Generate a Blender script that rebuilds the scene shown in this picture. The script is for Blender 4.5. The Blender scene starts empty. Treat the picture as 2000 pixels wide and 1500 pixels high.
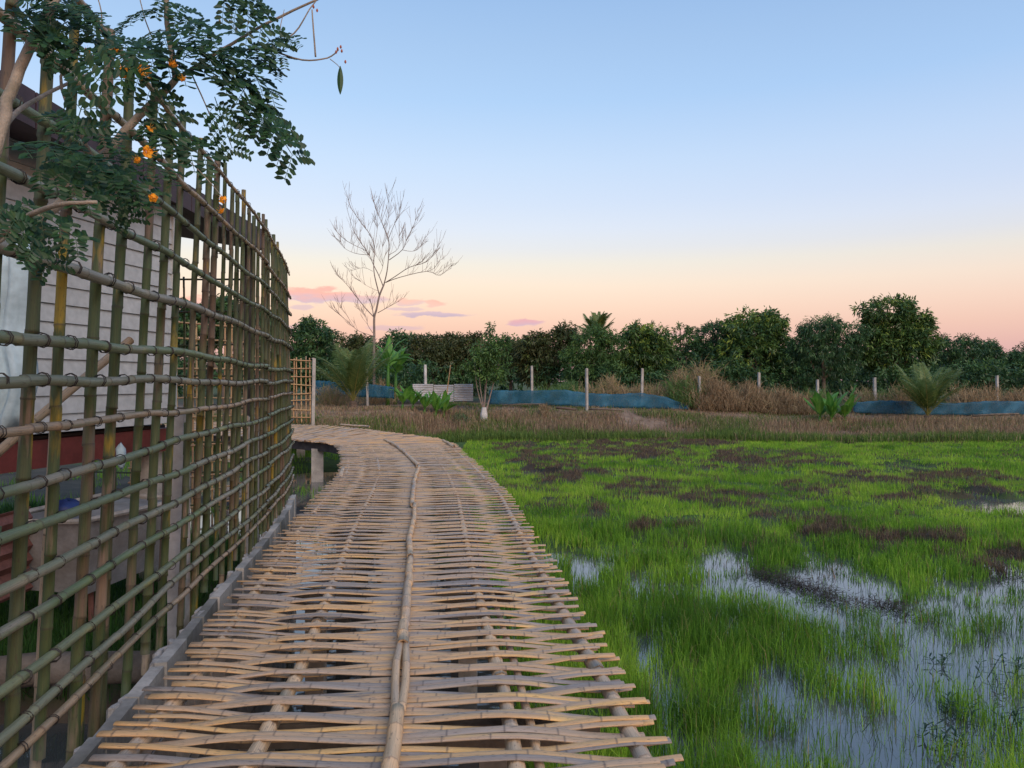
import bpy, math, random
import numpy as np
from mathutils import Vector, Matrix
rng = random.Random(7)
nrg = np.random.default_rng(11)
scene = bpy.context.scene
C = scene.collection
R = math.radians

# ------------------------------------------------------------------ camera
F = 1450.0; EYE = 2.6; HZ = 745.0          # focal length in photo pixels, eye height over the pond, horizon row
cam_d = bpy.data.cameras.new('camera'); cam = bpy.data.objects.new('camera', cam_d); C.objects.link(cam)
cam_d.sensor_width = 36; cam_d.lens = 36 * F / 2000; cam_d.clip_end = 6000; cam_d.clip_start = 0.05
cam.location = (0, 0, EYE); cam.rotation_euler = (R(90) - math.atan((750 - HZ) / F), 0, 0)
scene.camera = cam
def P(px, py, d):                            # a point d metres away along the row / column of the photo
    return Vector(((px - 1000) / F * d, d, EYE - (py - HZ) / F * d))
def lin(r, g, b):
    f = lambda c: (c / 255 / 12.92) if c / 255 <= .04045 else ((c / 255 + .055) / 1.055) ** 2.4
    return (f(r), f(g), f(b), 1)

# ------------------------------------------------------------------ sky and sun
SUN_AZ, SUN_EL = R(152), R(34)                # behind the camera, to its right, low
world = bpy.data.worlds.new('World'); scene.world = world; world.use_nodes = True
wn = world.node_tree.nodes; wl = world.node_tree.links; wn.clear()
def wnode(t, **k):
    n = wn.new(t)
    for a, v in k.items(): setattr(n, a, v)
    return n
wo = wnode('ShaderNodeOutputWorld')
sky = wnode('ShaderNodeTexSky', sky_type='NISHITA', sun_disc=False)
sky.sun_elevation = R(3); sky.sun_rotation = SUN_AZ; sky.air_density = 1.4; sky.dust_density = 2.0
bg1 = wnode('ShaderNodeBackground'); bg1.inputs[1].default_value = 0.10
wl.new(sky.outputs[0], bg1.inputs[0])
tc = wnode('ShaderNodeTexCoord'); sep = wnode('ShaderNodeSeparateXYZ'); wl.new(tc.outputs['Generated'], sep.inputs[0])
ramp = wnode('ShaderNodeValToRGB'); wl.new(sep.outputs[2], ramp.inputs[0])
stops = [(0.0, (228, 194, 178)), (.045, (238, 204, 186)), (.072, (243, 211, 192)), (.10, (246, 220, 202)), (.127, (245, 228, 212)), (.155, (235, 230, 222)), (.175, (224, 227, 234)),
         (.20, (217, 226, 243)), (.231, (208, 222, 246)), (.28, (197, 218, 248)), (.352, (176, 207, 247)), (.41, (168, 199, 241)), (.457, (161, 193, 237)), (.7, (150, 184, 232)), (1.0, (146, 180, 230))]
el = ramp.color_ramp.elements
while len(el) < len(stops): el.new(0.5)
EXPO = 0.5; NISH = (.15, .135, .03)        # what the Nishita layer adds ahead of the camera, near the horizon
NTOP = (.105, .115, .115)
for e, (p, c) in zip(el, stops):
    q = lin(*c); e.position = p; k = min(1, p / .4); e.color = (*[max(.02, q[i] / 2 ** EXPO - NISH[i] * (1 - k) - NTOP[i] * k) for i in range(3)], 1)
def wmath(op, a, b=None, c=None):
    n = wnode('ShaderNodeMath', operation=op)
    for i, v in enumerate((a, b, c)):
        if v is None: continue
        if isinstance(v, (int, float)): n.inputs[i].default_value = v
        else: wl.new(v, n.inputs[i])
    return n.outputs[0]
# evening clouds: low banks, given by compass bearing and height above the horizon
azim = wmath('ARCTAN2', sep.outputs[0], sep.outputs[1]); elev = wmath('ARCSINE', sep.outputs[2])
cv = wnode('ShaderNodeCombineXYZ'); wl.new(wmath('MULTIPLY', azim, 30.0), cv.inputs[0]); wl.new(wmath('MULTIPLY', elev, 95.0), cv.inputs[1])
cn = wnode('ShaderNodeTexNoise'); cn.inputs['Scale'].default_value = 1.3; cn.inputs['Detail'].default_value = 5; wl.new(cv.outputs[0], cn.inputs['Vector'])
dn = wmath('SUBTRACT', cn.outputs[0], 0.5)
col = ramp.outputs[0]
def cloud(px, py, rx, ry, top, bot, dens):
    global col
    a0 = math.atan((px - 1000) / F); e0 = math.atan((HZ - py) / F * math.cos(a0)); ra = rx / F; re = ry / F
    u = wmath('DIVIDE', wmath('SUBTRACT', azim, a0), ra); v = wmath('DIVIDE', wmath('SUBTRACT', elev, e0), re)
    v = wmath('ADD', v, wmath('MULTIPLY', dn, 2.6)); u = wmath('ADD', u, wmath('MULTIPLY', dn, 1.2))
    r2 = wmath('ADD', wmath('MULTIPLY', u, u), wmath('MULTIPLY', v, v))
    m = wnode('ShaderNodeMapRange', interpolation_type='SMOOTHSTEP'); wl.new(r2, m.inputs[0])
    m.inputs[1].default_value = 1.25; m.inputs[2].default_value = .35; m.inputs[3].default_value = 0; m.inputs[4].default_value = dens
    h = wnode('ShaderNodeMapRange'); wl.new(v, h.inputs[0]); h.inputs[1].default_value = -.8; h.inputs[2].default_value = .5
    tb = wnode('ShaderNodeMix', data_type='RGBA'); tb.inputs[6].default_value = (*[max(.02, q / 2 ** EXPO - n) for q, n in zip(lin(*bot), NISH)], 1); tb.inputs[7].default_value = (*[max(.02, q / 2 ** EXPO - n) for q, n in zip(lin(*top), NISH)], 1); wl.new(h.outputs[0], tb.inputs[0])
    mx = wnode('ShaderNodeMix', data_type='RGBA'); wl.new(m.outputs[0], mx.inputs[0]); wl.new(col, mx.inputs[6]); wl.new(tb.outputs[2], mx.inputs[7])
    col = mx.outputs[2]
PK, LV = (248, 182, 168), (202, 186, 204)
cloud(615, 577, 85, 16, PK, LV, .95); cloud(700, 584, 60, 9, (226, 186, 186), LV, .8); cloud(590, 600, 22, 5, LV, LV, .6)
cloud(850, 592, 26, 7, PK, (238, 196, 186), .7); cloud(800, 590, 30, 8, PK, LV, .6); cloud(850, 614, 75, 6, LV, (182, 176, 200), .85)
cloud(790, 604, 40, 4, LV, LV, .6); cloud(1025, 630, 36, 7, (226, 176, 186), LV, .85); cloud(770, 641, 60, 6, LV, LV, .5)
cloud(560, 640, 90, 8, LV, LV, .4); cloud(1330, 652, 60, 7, (236, 190, 190), LV, .4); cloud(300, 590, 120, 16, PK, LV, .8)
bg2 = wnode('ShaderNodeBackground'); bg2.inputs[1].default_value = 1.0; wl.new(col, bg2.inputs[0])
ads = wnode('ShaderNodeAddShader'); wl.new(bg1.outputs[0], ads.inputs[0]); wl.new(bg2.outputs[0], ads.inputs[1]); wl.new(ads.outputs[0], wo.inputs[0])
sl = bpy.data.lights.new('sun', 'SUN'); sl.energy = 1.4; sl.angle = R(35); sl.color = (1, .84, .72)
so = bpy.data.objects.new('sun', sl); C.objects.link(so)
sd = Vector((math.sin(SUN_AZ) * math.cos(SUN_EL), math.cos(SUN_AZ) * math.cos(SUN_EL), math.sin(SUN_EL)))
so.rotation_euler = sd.to_track_quat('Z', 'Y').to_euler(); so.location = (4, -8, 8)
vs = scene.view_settings; vs.view_transform = 'Standard'; vs.look = 'None'; vs.exposure = EXPO; vs.gamma = 1; vs.use_curve_mapping = False
scene.render.engine = 'CYCLES'

# ------------------------------------------------------------------ helpers: noise, materials, meshes
def vnoise(x, y, s=0):
    x = np.asarray(x, float); y = np.asarray(y, float)
    xi = np.floor(x).astype(np.int64); yi = np.floor(y).astype(np.int64); fx = x - xi; fy = y - yi
    fx = fx * fx * (3 - 2 * fx); fy = fy * fy * (3 - 2 * fy)
    def h(a, b):
        n = (a * 374761393 + b * 668265263 + s * 1442695041) & 0xffffffff
        n = ((n ^ (n >> 13)) * 1274126177) & 0xffffffff
        return ((n ^ (n >> 16)) & 0xffff) / 65535.0
    return (h(xi, yi) * (1 - fx) + h(xi + 1, yi) * fx) * (1 - fy) + (h(xi, yi + 1) * (1 - fx) + h(xi + 1, yi + 1) * fx) * fy
def fbm(x, y, s=0, o=4):
    t = 0; a = .5; n = 0
    for i in range(o): t = t + a * vnoise(x * 2 ** i, y * 2 ** i, s + i * 17); n += a; a *= .5
    return t / n
def sstep(a, b, x):
    t = np.clip((np.asarray(x, float) - a) / (b - a), 0, 1); return t * t * (3 - 2 * t)

class NT:
    def __init__(s, name):
        s.m = bpy.data.materials.new(name); s.m.use_nodes = True; s.n = s.m.node_tree.nodes; s.l = s.m.node_tree.links; s.n.clear()
        s.out = s.n.new('ShaderNodeOutputMaterial')
    def node(s, t, ins=None, **k):
        n = s.n.new(t)
        for a, v in k.items(): setattr(n, a, v)
        for a, v in (ins or {}).items(): s.put(n, a, v)
        return n
    def put(s, n, a, v):
        if hasattr(v, 'is_output'): s.l.new(v, n.inputs[a])
        else: n.inputs[a].default_value = v
    def attr(s, name, o='Fac'): return s.node('ShaderNodeAttribute', attribute_name=name).outputs[o]
    def math(s, op, a, b=0.0): return s.node('ShaderNodeMath', {0: a, 1: b}, operation=op).outputs[0]
    def ramp(s, f, st):
        n = s.node('ShaderNodeValToRGB', {0: f}); e = n.color_ramp.elements
        while len(e) < len(st): e.new(.5)
        for q, (p, c) in zip(e, st): q.position = p; q.color = c if len(c) == 4 else (*c, 1)
        return n.outputs[0]
    def mix(s, f, a, b, bt='MIX'): return s.node('ShaderNodeMix', {0: f, 6: a, 7: b}, data_type='RGBA', blend_type=bt).outputs[2]
    def noise(s, v, sc, det=3): 
        d = {'Scale': sc, 'Detail': det}
        if v is not None: d['Vector'] = v
        return s.node('ShaderNodeTexNoise', d).outputs[0]
    def comb(s, x, y, z): return s.node('ShaderNodeCombineXYZ', {0: x, 1: y, 2: z}).outputs[0]
    def maprange(s, v, a, b, c, d): return s.node('ShaderNodeMapRange', {0: v, 1: a, 2: b, 3: c, 4: d}).outputs[0]
    def bump(s, h, st, dist=.01): return s.node('ShaderNodeBump', {'Strength': st, 'Distance': dist, 'Height': h}).outputs[0]
    def bsdf(s, c, rough=.6, spec=.4, normal=None, **k):
        d = {'Base Color': c, 'Roughness': rough, 'Specular IOR Level': spec}; d.update(k)
        if normal is not None: d['Normal'] = normal
        return s.node('ShaderNodeBsdfPrincipled', d).outputs[0]
    def done(s, sh): s.l.new(sh, s.out.inputs[0]); return s.m

def mat_bamboo(name, ramp, patches, node_col, node_f=.8, rough=.5, spec=.4, grey=None):
    t = NT(name); u = t.attr('u'); v = t.attr('v'); nd = t.attr('node'); sd = t.attr('seed')
    rnd = t.math('FRACT', t.math('ADD', t.node('ShaderNodeObjectInfo').outputs['Random'], sd))
    base = t.ramp(rnd, ramp); off = t.math('MULTIPLY', rnd, 61.0)
    for i, (c, su, sv, lo, hi) in enumerate(patches):
        n = t.noise(t.comb(t.math('MULTIPLY', u, su), t.math('MULTIPLY', v, sv), t.math('ADD', off, i * 9.3)), 1.0, 4)
        base = t.mix(t.maprange(n, lo, hi, 0, 1), base, c)
    fine = t.noise(t.comb(t.math('MULTIPLY', u, 5.0), t.math('MULTIPLY', v, 26.0), off), 1.0, 4)
    base = t.mix(1.0, base, t.ramp(fine, [(.25, (.66, .64, .62)), (.5, (.95, .95, .95)), (.8, (1.2, 1.17, 1.12))]), 'MULTIPLY')
    spots = t.noise(t.comb(t.math('MULTIPLY', u, 30.0), t.math('MULTIPLY', v, 9.0), off), 1.0, 2)
    base = t.mix(t.maprange(spots, .60, .70, 0, .6), base, node_col)
    base = t.mix(t.math('MULTIPLY', t.math('POWER', nd, 1.4), node_f), base, node_col)
    return t.done(t.bsdf(base, rough, spec, t.bump(fine, .5, .004)))
M = {}
M['slat'] = mat_bamboo('split_bamboo', [(0, (.62, .375, .17)), (.3, (.56, .365, .20)), (.5, (.50, .345, .22)), (.66, (.67, .40, .165)), (.8, (.42, .325, .245)), (1, (.24, .21, .19))],
    [((.38, .315, .265, 1), .9, 1.2, .50, .72), ((.76, .46, .17, 1), 1.7, .6, .57, .70), ((.20, .165, .15, 1), 2.5, 1.5, .61, .75)], (.10, .075, .065, 1), .75, .55)
M['pole_tan'] = mat_bamboo('dry_bamboo_pole', [(0, (.56, .40, .25)), (.5, (.62, .43, .25)), (1, (.52, .39, .27))],
    [((.34, .29, .25, 1), 1.1, 1.0, .5, .72)], (.14, .10, .08, 1), .6, .55)
M['pole_green'] = mat_bamboo('green_bamboo_pole', [(0, (0.051, 0.075, 0.024)), (.35, (0.075, 0.099, 0.034)), (.7, (0.061, 0.078, 0.031)), (1, (0.099, 0.102, 0.044))],
    [((0.136, 0.092, 0.058, 1), .9, .5, .53, .62), ((0.218, 0.153, 0.102, 1), 1.6, .9, .60, .68), ((0.286, 0.197, 0.017, 1), 2.2, .7, .60, .68)], (0.048, 0.037, 0.024, 1), .75, .58)
M['rail_green'] = mat_bamboo('green_bamboo_rail', [(0, (0.111, 0.162, 0.072)), (.4, (0.145, 0.170, 0.093)), (.7, (0.170, 0.183, 0.119)), (1, (0.102, 0.145, 0.072))],
    [((0.230, 0.212, 0.162, 1), .8, .7, .5, .66), ((0.264, 0.246, 0.060, 1), 1.4, .4, .66, .75)], (0.068, 0.060, 0.038, 1), .8, .5)
M['rail_brown'] = mat_bamboo('brown_bamboo_rail', [(0, (.30, .22, .14)), (1, (.36, .27, .17))], [((.18, .17, .10, 1), 1.0, .7, .52, .66)], (.07, .05, .035, 1), .8, .45)
M['tan_lattice'] = mat_bamboo('weathered_yellow_bamboo', [(0, (.46, .30, .14)), (.5, (.42, .25, .13)), (1, (.50, .35, .17))], [((.30, .22, .15, 1), 1.0, .8, .52, .7)], (.15, .09, .05, 1), .6, .55)

def mat_plain(name, c, rough=.7, var=.25, sc=6, spec=.3, bump=.2, obj=True, c2=None, metal=0):
    t = NT(name); co = t.node('ShaderNodeTexCoord').outputs['Object']
    n = t.noise(co, sc, 5); n2 = t.noise(co, sc * 7, 3)
    b = (*c, 1); lo = (1 - var, 1 - var, 1 - var, 1); hi = (1 + var, 1 + var, 1 + var, 1)
    col = t.mix(1.0, b, t.ramp(n, [(.3, lo), (.7, hi)]), 'MULTIPLY')
    if c2: col = t.mix(t.maprange(t.noise(co, sc * .45, 4), .5, .66, 0, .85), col, (*c2, 1))
    col = t.mix(1.0, col, t.ramp(n2, [(.3, (.88, .88, .88)), (.7, (1.1, 1.1, 1.1))]), 'MULTIPLY')
    return t.done(t.bsdf(col, rough, spec, t.bump(n2, bump, .01), Metallic=metal))
M['concrete'] = mat_plain('grey_concrete', (.40, .375, .34), .85, .22, 5, .25, .5, c2=(.25, .245, .23))
M['concrete_dark'] = mat_plain('stained_and_shaded_concrete', (.24, .235, .22), .85, .25, 4, .25, .5, c2=(.13, .13, .11))  # stained blocks, and the painted shade of the posts under the deck
M['mortar'] = mat_plain('rough_mortar', (.30, .29, .28), .95, .3, 14, .2, .9)
M['post'] = mat_plain('pale_concrete_post', (.37, .355, .33), .85, .25, 3, .25, .4, c2=(.34, .32, .29))
M['whitepost'] = mat_plain('white_painted_post', (.52, .51, .49), .7, .2, 3, .3, .3)
M['siding'] = mat_plain('white_siding_board', (.42, .435, .43), .6, .06, 2, .3, .08)
M['redbeam'] = mat_plain('red_primer_steel', (.12, .024, .02), .5, .3, 4, .4, .1)
M['roof'] = mat_plain('dark_maroon_roof', (.045, .028, .035), .6, .3, 4, .3, .1)
M['dark'] = mat_plain('dark_timber', (.05, .045, .045), .8, .3, 6, .2, .3)
M['oldwood'] = mat_plain('grey_weathered_wood', (.15, .125, .10), .85, .3, 5, .2, .6)
M['cord'] = mat_plain('black_wire_tie', (.022, .019, .017), .6, .2, 20, .3, .1)
M['rust'] = mat_plain('rusty_sheet', (.16, .07, .055), .7, .3, 8, .3, .3)
M['whitetub'] = mat_plain('dirty_white_plastic', (.21, .21, .21), .5, .2, 5, .4, .1, c2=(.15, .14, .13))
M['bluebag'] = mat_plain('blue_plastic', (.02, .04, .15), .5, .3, 6, .4, .3)
M['tarp'] = mat_plain('pale_blue_tarp', (.36, .47, .52), .6, .18, 3, .3, .2)
M['zinc'] = mat_plain('grey_zinc_sheet', (.46, .47, .48), .5, .2, 2, .4, .1, c2=(.36, .35, .33))
M['bark_pale'] = mat_plain('pale_bare_bark', (.24, .19, .165), .85, .25, 5, .2, .3)
M['bark'] = mat_plain('brown_bark', (.13, .10, .08), .9, .3, 6, .2, .6)
M['stem'] = mat_plain('grey_brown_stem', (.30, .245, .185), .7, .25, 25, .3, .4, c2=(.17, .145, .10))
M['petal'] = mat_plain('orange_petal', (.85, .33, .02), .6, .3, 60, .3, .1, c2=(.85, .52, .03))
M['redbud'] = mat_plain('reddish_bud', (.35, .10, .05), .6, .3, 60, .3, .1)
M['debris'] = mat_plain('dark_dead_weed', (.055, .042, .034), .9, .4, 20, .2, .5)

def mat_leaf(name, ramp, trans=.35, rough=.5, attr='tint', vcol=False, spec=.35):
    t = NT(name)
    if vcol: c = t.attr('Col', 'Color')
    else:
        rnd = t.math('FRACT', t.math('ADD', t.math('MULTIPLY', t.node('ShaderNodeObjectInfo').outputs['Random'], .35), t.attr(attr)))
        c = t.ramp(t.attr(attr) if trans >= 0 else rnd, ramp)
    pr = t.bsdf(c, rough, spec)
    tr = t.node('ShaderNodeBsdfTranslucent', {0: c}).outputs[0]
    return t.done(t.node('ShaderNodeMixShader', {0: abs(trans), 1: pr, 2: tr}).outputs[0])
M['blade'] = mat_leaf('grass_blade', None, .35, .6, vcol=True, spec=.25)
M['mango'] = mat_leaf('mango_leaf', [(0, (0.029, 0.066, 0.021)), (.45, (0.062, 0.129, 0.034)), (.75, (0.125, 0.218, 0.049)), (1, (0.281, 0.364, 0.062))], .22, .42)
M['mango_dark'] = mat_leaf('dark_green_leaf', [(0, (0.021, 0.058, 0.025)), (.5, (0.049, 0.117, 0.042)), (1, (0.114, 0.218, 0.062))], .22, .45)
M['soft'] = mat_leaf('soft_green_leaf', [(0, (0.042, 0.092, 0.026)), (.5, (0.076, 0.160, 0.043)), (1, (0.143, 0.252, 0.060))], .3, .5)
M['brownleaf'] = mat_leaf('brown_green_leaf', [(0, (.040, .058, .022)), (.4, (.070, .098, .034)), (.8, (.105, .108, .045)), (1, (.13, .18, .05))], .25, .5)
M['palm'] = mat_leaf('palm_leaflet', [(0, (.09, .15, .045)), (.6, (.16, .23, .065)), (1, (.36, .34, .11))], .38, .45)
M['banana'] = mat_leaf('banana_leaf', [(0, (0.054, 0.171, 0.027)), (.6, (0.108, 0.279, 0.041)), (1, (0.180, 0.360, 0.063))], .35, .4)
M['shrub'] = mat_leaf('shrub_leaflet', [(0, (.012, .040, .019)), (.5, (.022, .070, .027)), (.85, (.045, .115, .036)), (1, (.11, .21, .037))], .28, .45)
M['dry'] = mat_leaf('dry_creeper', [(0, (.13, .09, .05)), (.4, (.23, .165, .095)), (.75, (.34, .255, .15)), (.9, (.24, .22, .09)), (1, (.13, .17, .05))], .2, .8)
M['weed'] = mat_leaf('dark_water_weed_leaf', [(0, (.012, .035, .014)), (1, (.035, .085, .028))], .2, .45)

def mat_net():
    t = NT('blue_shade_net'); co = t.node('ShaderNodeTexCoord').outputs['Object']
    c = t.ramp(t.noise(co, 1.1, 4), [(.3, (.012, .075, .12)), (.55, (.02, .12, .20)), (.75, (.06, .22, .33))])
    pr = t.bsdf(c, .6, .3); tp = t.node('ShaderNodeBsdfTransparent').outputs[0]
    return t.done(t.node('ShaderNodeMixShader', {0: t.maprange(t.noise(co, 2.3, 3), .35, .7, .18, .5), 1: pr, 2: tp}).outputs[0])
M['net'] = mat_net()
def mat_water():
    t = NT('pond_water'); co = t.node('ShaderNodeTexCoord').outputs['Object']
    c = t.ramp(t.noise(co, .8, 4), [(.3, (.05, .056, .058)), (.7, (.09, .094, .094))])
    b = t.bump(t.noise(co, 5.0, 3), .03, .02)
    return t.done(t.bsdf(c, .035, .5, b, IOR=2.0))
M['water'] = mat_water()
def mat_ground():
    t = NT('wet_soil_and_turf'); co = t.node('ShaderNodeTexCoord').outputs['Object']
    mud = t.ramp(t.noise(co, 1.4, 6), [(.3, (.035, .028, .021)), (.55, (.065, .05, .036)), (.8, (.10, .08, .055))])
    turf = t.ramp(t.noise(co, 3.5, 6), [(.3, (.035, .07, .014)), (.55, (.06, .12, .02)), (.8, (.09, .16, .03))])
    dry = t.ramp(t.noise(co, 2.5, 6), [(.3, (.15, .10, .065)), (.55, (.25, .175, .12)), (.8, (.34, .25, .17))])
    c = t.mix(t.attr('turf'), mud, turf); c = t.mix(t.attr('dryness'), c, dry)
    return t.done(t.bsdf(c, .85, .2, t.bump(t.noise(co, 9, 5), .6, .05)))
M['ground'] = mat_ground()

def setp(o, label=None, cat=None, group=None, kind=None):
    if label: o['label'] = label
    if cat: o['category'] = cat
    if group: o['group'] = group
    if kind: o['kind'] = kind
    return o
def empty(name, loc, label, cat, group=None):
    o = bpy.data.objects.new(name, None); C.objects.link(o); o.location = loc; o.empty_display_size = .2
    return setp(o, label, cat, group)
def link(name, me, mat, parent=None):
    o = bpy.data.objects.new(name, me); C.objects.link(o)
    if mat is not None and not me.materials: me.materials.append(M[mat] if isinstance(mat, str) else mat)
    if parent is not None:
        o.parent = parent
        if parent.type == 'EMPTY': o.matrix_parent_inverse = Matrix.Translation(-parent.location)
    return o
def np_mesh(name, V, tris=None, quads=None, fl=None, col=None, smooth=False):
    me = bpy.data.meshes.new(name); V = np.asarray(V, np.float32).reshape(-1, 3)
    me.vertices.add(len(V)); me.vertices.foreach_set('co', V.ravel())
    tris = np.zeros((0, 3), np.int32) if tris is None else np.asarray(tris, np.int32).reshape(-1, 3)
    quads = np.zeros((0, 4), np.int32) if quads is None else np.asarray(quads, np.int32).reshape(-1, 4)
    li = np.concatenate([tris.ravel(), quads.ravel()]); ls = np.concatenate([np.arange(len(tris)) * 3, len(tris) * 3 + np.arange(len(quads)) * 4]).astype(np.int32)
    me.loops.add(len(li)); me.loops.foreach_set('vertex_index', li)
    me.polygons.add(len(ls)); me.polygons.foreach_set('loop_start', ls)
    for k, a in (fl or {}).items():
        at = me.attributes.new(k, 'FLOAT', 'POINT'); at.data.foreach_set('value', np.asarray(a, np.float32))
    if col is not None:
        at = me.attributes.new('Col', 'FLOAT_COLOR', 'POINT'); at.data.foreach_set('color', np.asarray(col, np.float32).ravel())
    if smooth: me.polygons.foreach_set('use_smooth', np.ones(len(ls), bool))
    me.update(calc_edges=True); me.validate()
    return me
class MB:
    def __init__(s): s.v = []; s.f = []; s.a = {}; s.smooth = False
    def at(s, n, **k):
        for key in set(s.a) | set(k):
            L = s.a.setdefault(key, [0.0] * (len(s.v) - n)); 
            L += [0.0] * (len(s.v) - n - len(L)); val = k.get(key, 0.0)
            L += list(val) if hasattr(val, '__len__') else [val] * n
    def add(s, vs, fs, **k):
        b = len(s.v); s.v += [tuple(q) for q in vs]; s.f += [tuple(b + i for i in f) for f in fs]; s.at(len(vs), **k)
    def box(s, c, h, rot=None, jit=0, **k):
        vs = []
        for i in range(8):
            q = Vector((h[0] * (1 if i & 1 else -1), h[1] * (1 if i & 2 else -1), h[2] * (1 if i & 4 else -1)))
            if jit: q += Vector((rng.uniform(-jit, jit), rng.uniform(-jit, jit), rng.uniform(-jit, jit)))
            if rot is not None: q = rot @ q
            vs.append(q + Vector(c))
        s.add(vs, [(0, 2, 3, 1), (4, 5, 7, 6), (0, 1, 5, 4), (2, 6, 7, 3), (0, 4, 6, 2), (1, 3, 7, 5)], **k)
    def tube(s, pts, rad, n=6, cap=True, **k):
        pts = [Vector(p) for p in pts]; rad = rad if hasattr(rad, '__len__') else [rad] * len(pts); vs = []; fs = []
        ref = Vector((0.13, .21, 1)).normalized()
        if abs((pts[-1] - pts[0]).normalized().dot(ref)) > .8: ref = Vector((1, .2, .1)).normalized()
        for i, p in enumerate(pts):
            t = (pts[min(i + 1, len(pts) - 1)] - pts[max(i - 1, 0)]).normalized(); a = t.cross(ref).normalized(); b = t.cross(a)
            for j in range(n):
                w = 2 * math.pi * j / n; vs.append(p + (a * math.cos(w) + b * math.sin(w)) * rad[i])
        for i in range(len(pts) - 1):
            for j in range(n): fs.append((i * n + j, i * n + (j + 1) % n, (i + 1) * n + (j + 1) % n, (i + 1) * n + j))
        if cap: fs.append(tuple(range(n - 1, -1, -1))); fs.append(tuple((len(pts) - 1) * n + j for j in range(n)))
        s.add(vs, fs, **k)
    def mesh(s, name):
        me = bpy.data.meshes.new(name); me.from_pydata(s.v, [], s.f)
        for k, a in s.a.items():
            a = a + [0.0] * (len(s.v) - len(a)); me.attributes.new(k, 'FLOAT', 'POINT').data.foreach_set('value', a)
        if s.smooth: me.polygons.foreach_set('use_smooth', [True] * len(s.f))
        me.update(); return me
    def build(s, name, mat, parent=None): return link(name, s.mesh(name), mat, parent)

def resample(pts, ss):
    pts = [Vector(p) for p in pts]; L = [0]
    for a, b in zip(pts, pts[1:]): L.append(L[-1] + (b - a).length)
    out = []; i = 0
    for q in ss:
        while i < len(L) - 2 and q > L[i + 1]: i += 1
        f = (q - L[i]) / max(1e-6, L[i + 1] - L[i]); out.append(pts[i].lerp(pts[i + 1], f))
    return out
def plen(pts): return sum((Vector(b) - Vector(a)).length for a, b in zip(pts, pts[1:]))
def smooth_path(pts, n=4):
    pts = [Vector(p) for p in pts]; out = []
    for i in range(len(pts) - 1):
        p0 = pts[max(i - 1, 0)]; p1 = pts[i]; p2 = pts[i + 1]; p3 = pts[min(i + 2, len(pts) - 1)]
        for j in range(n):
            t = j / n; out.append(.5 * ((2 * p1) + (p2 - p0) * t + (2 * p0 - 5 * p1 + 4 * p2 - p3) * t * t + (3 * p1 - p0 - 3 * p2 + p3) * t ** 3))
    return out + [pts[-1]]
def bamboo(mb, pts, r0, r1, spacing, n=8, crook=0.0, seed=0.0, hollow=True):
    """a culm with swollen nodes along a path"""
    L = plen(pts); ss = [0.0]; nd = [0.0]; rr = [1.0]; q = rng.uniform(.05, spacing)
    while q < L - .03:
        ss += [q - .009, q, q + .009]; nd += [0, 1, 0]; rr += [.97, 1.08, 1.0]
        sp = spacing * rng.uniform(.75, 1.2)
        if q + sp * .5 < L - .03: ss.append(q + sp * .5); nd.append(0); rr.append(.95)
        q += sp
    ss.append(L); nd.append(0); rr.append(1.0)
    o = sorted(range(len(ss)), key=lambda i: ss[i]); ss = [max(0, ss[i]) for i in o]; nd = [nd[i] for i in o]; rr = [rr[i] for i in o]
    c = resample(pts, ss); kx = ky = 0
    for i in range(len(c)):
        if nd[i] and crook: kx += rng.uniform(-crook, crook); ky += rng.uniform(-crook, crook); kx *= .7; ky *= .7
        c[i] = c[i] + Vector((kx, ky * .5, ky))
    rad = [(r0 + (r1 - r0) * s_ / L) * k for s_, k in zip(ss, rr)]
    us = [s_ for s_ in ss for _ in range(n)]; ns = [x for x in nd for _ in range(n)]
    vv = [abs(2 * j / n - 1) for _ in ss for j in range(n)]
    mb.tube(c, rad, n, cap=not hollow, u=us, v=vv, node=ns, seed=seed)
    if hollow:
        for e, s2 in ((0, 1), (len(c) - 1, len(c) - 2)):
            d = (c[e] - c[s2]).normalized(); b = len(mb.v)
            base = b - n * len(c) + e * n if e else b - n * len(c)
            ring = [Vector(mb.v[base + j]) for j in range(n)]
            inner = [c[e].lerp(p, .72) for p in ring]; deep = [p - d * .03 for p in inner]
            b0 = len(mb.v); mb.v += [tuple(p) for p in inner + deep]
            for j in range(n):
                k = (j + 1) % n
                mb.f.append((base + j, base + k, b0 + k, b0 + j)); mb.f.append((b0 + j, b0 + k, b0 + n + k, b0 + n + j))
            mb.f.append(tuple(b0 + n + j for j in range(n)))
            mb.at(2 * n, u=ss[e], v=.5, node=[.2] * n + [1.0] * n, seed=seed)  # node colour darkens the inside of the cut end: painted shade of the hollow
            b -= 0
            if e == 0: pass
            # second cap must find the culm's own ring again
            if e == 0:
                mb._shift = 2 * n
                b1 = len(mb.v)
                # move bookkeeping: append a duplicate of the last ring so that indices stay simple
                last = [mb.v[b1 - 2 * n - n + j] for j in range(n)]
                d2 = (c[-1] - c[-2]).normalized(); ring = [Vector(p) for p in last]; bl = b1 - 3 * n
                inner = [c[-1].lerp(p, .72) for p in ring]; deep = [p - d2 * .03 for p in inner]
                mb.v += [tuple(p) for p in inner + deep]
                for j in range(n):
                    k = (j + 1) % n
                    mb.f.append((bl + j, bl + k, b1 + k, b1 + j)); mb.f.append((b1 + j, b1 + k, b1 + n + k, b1 + n + j))
                mb.f.append(tuple(b1 + n + j for j in range(n)))
                mb.at(2 * n, u=L, v=.5, node=[.2] * n + [1.0] * n, seed=seed)  # far end too: hollow shade painted with the node colour
                break
    mb.smooth = True

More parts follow.
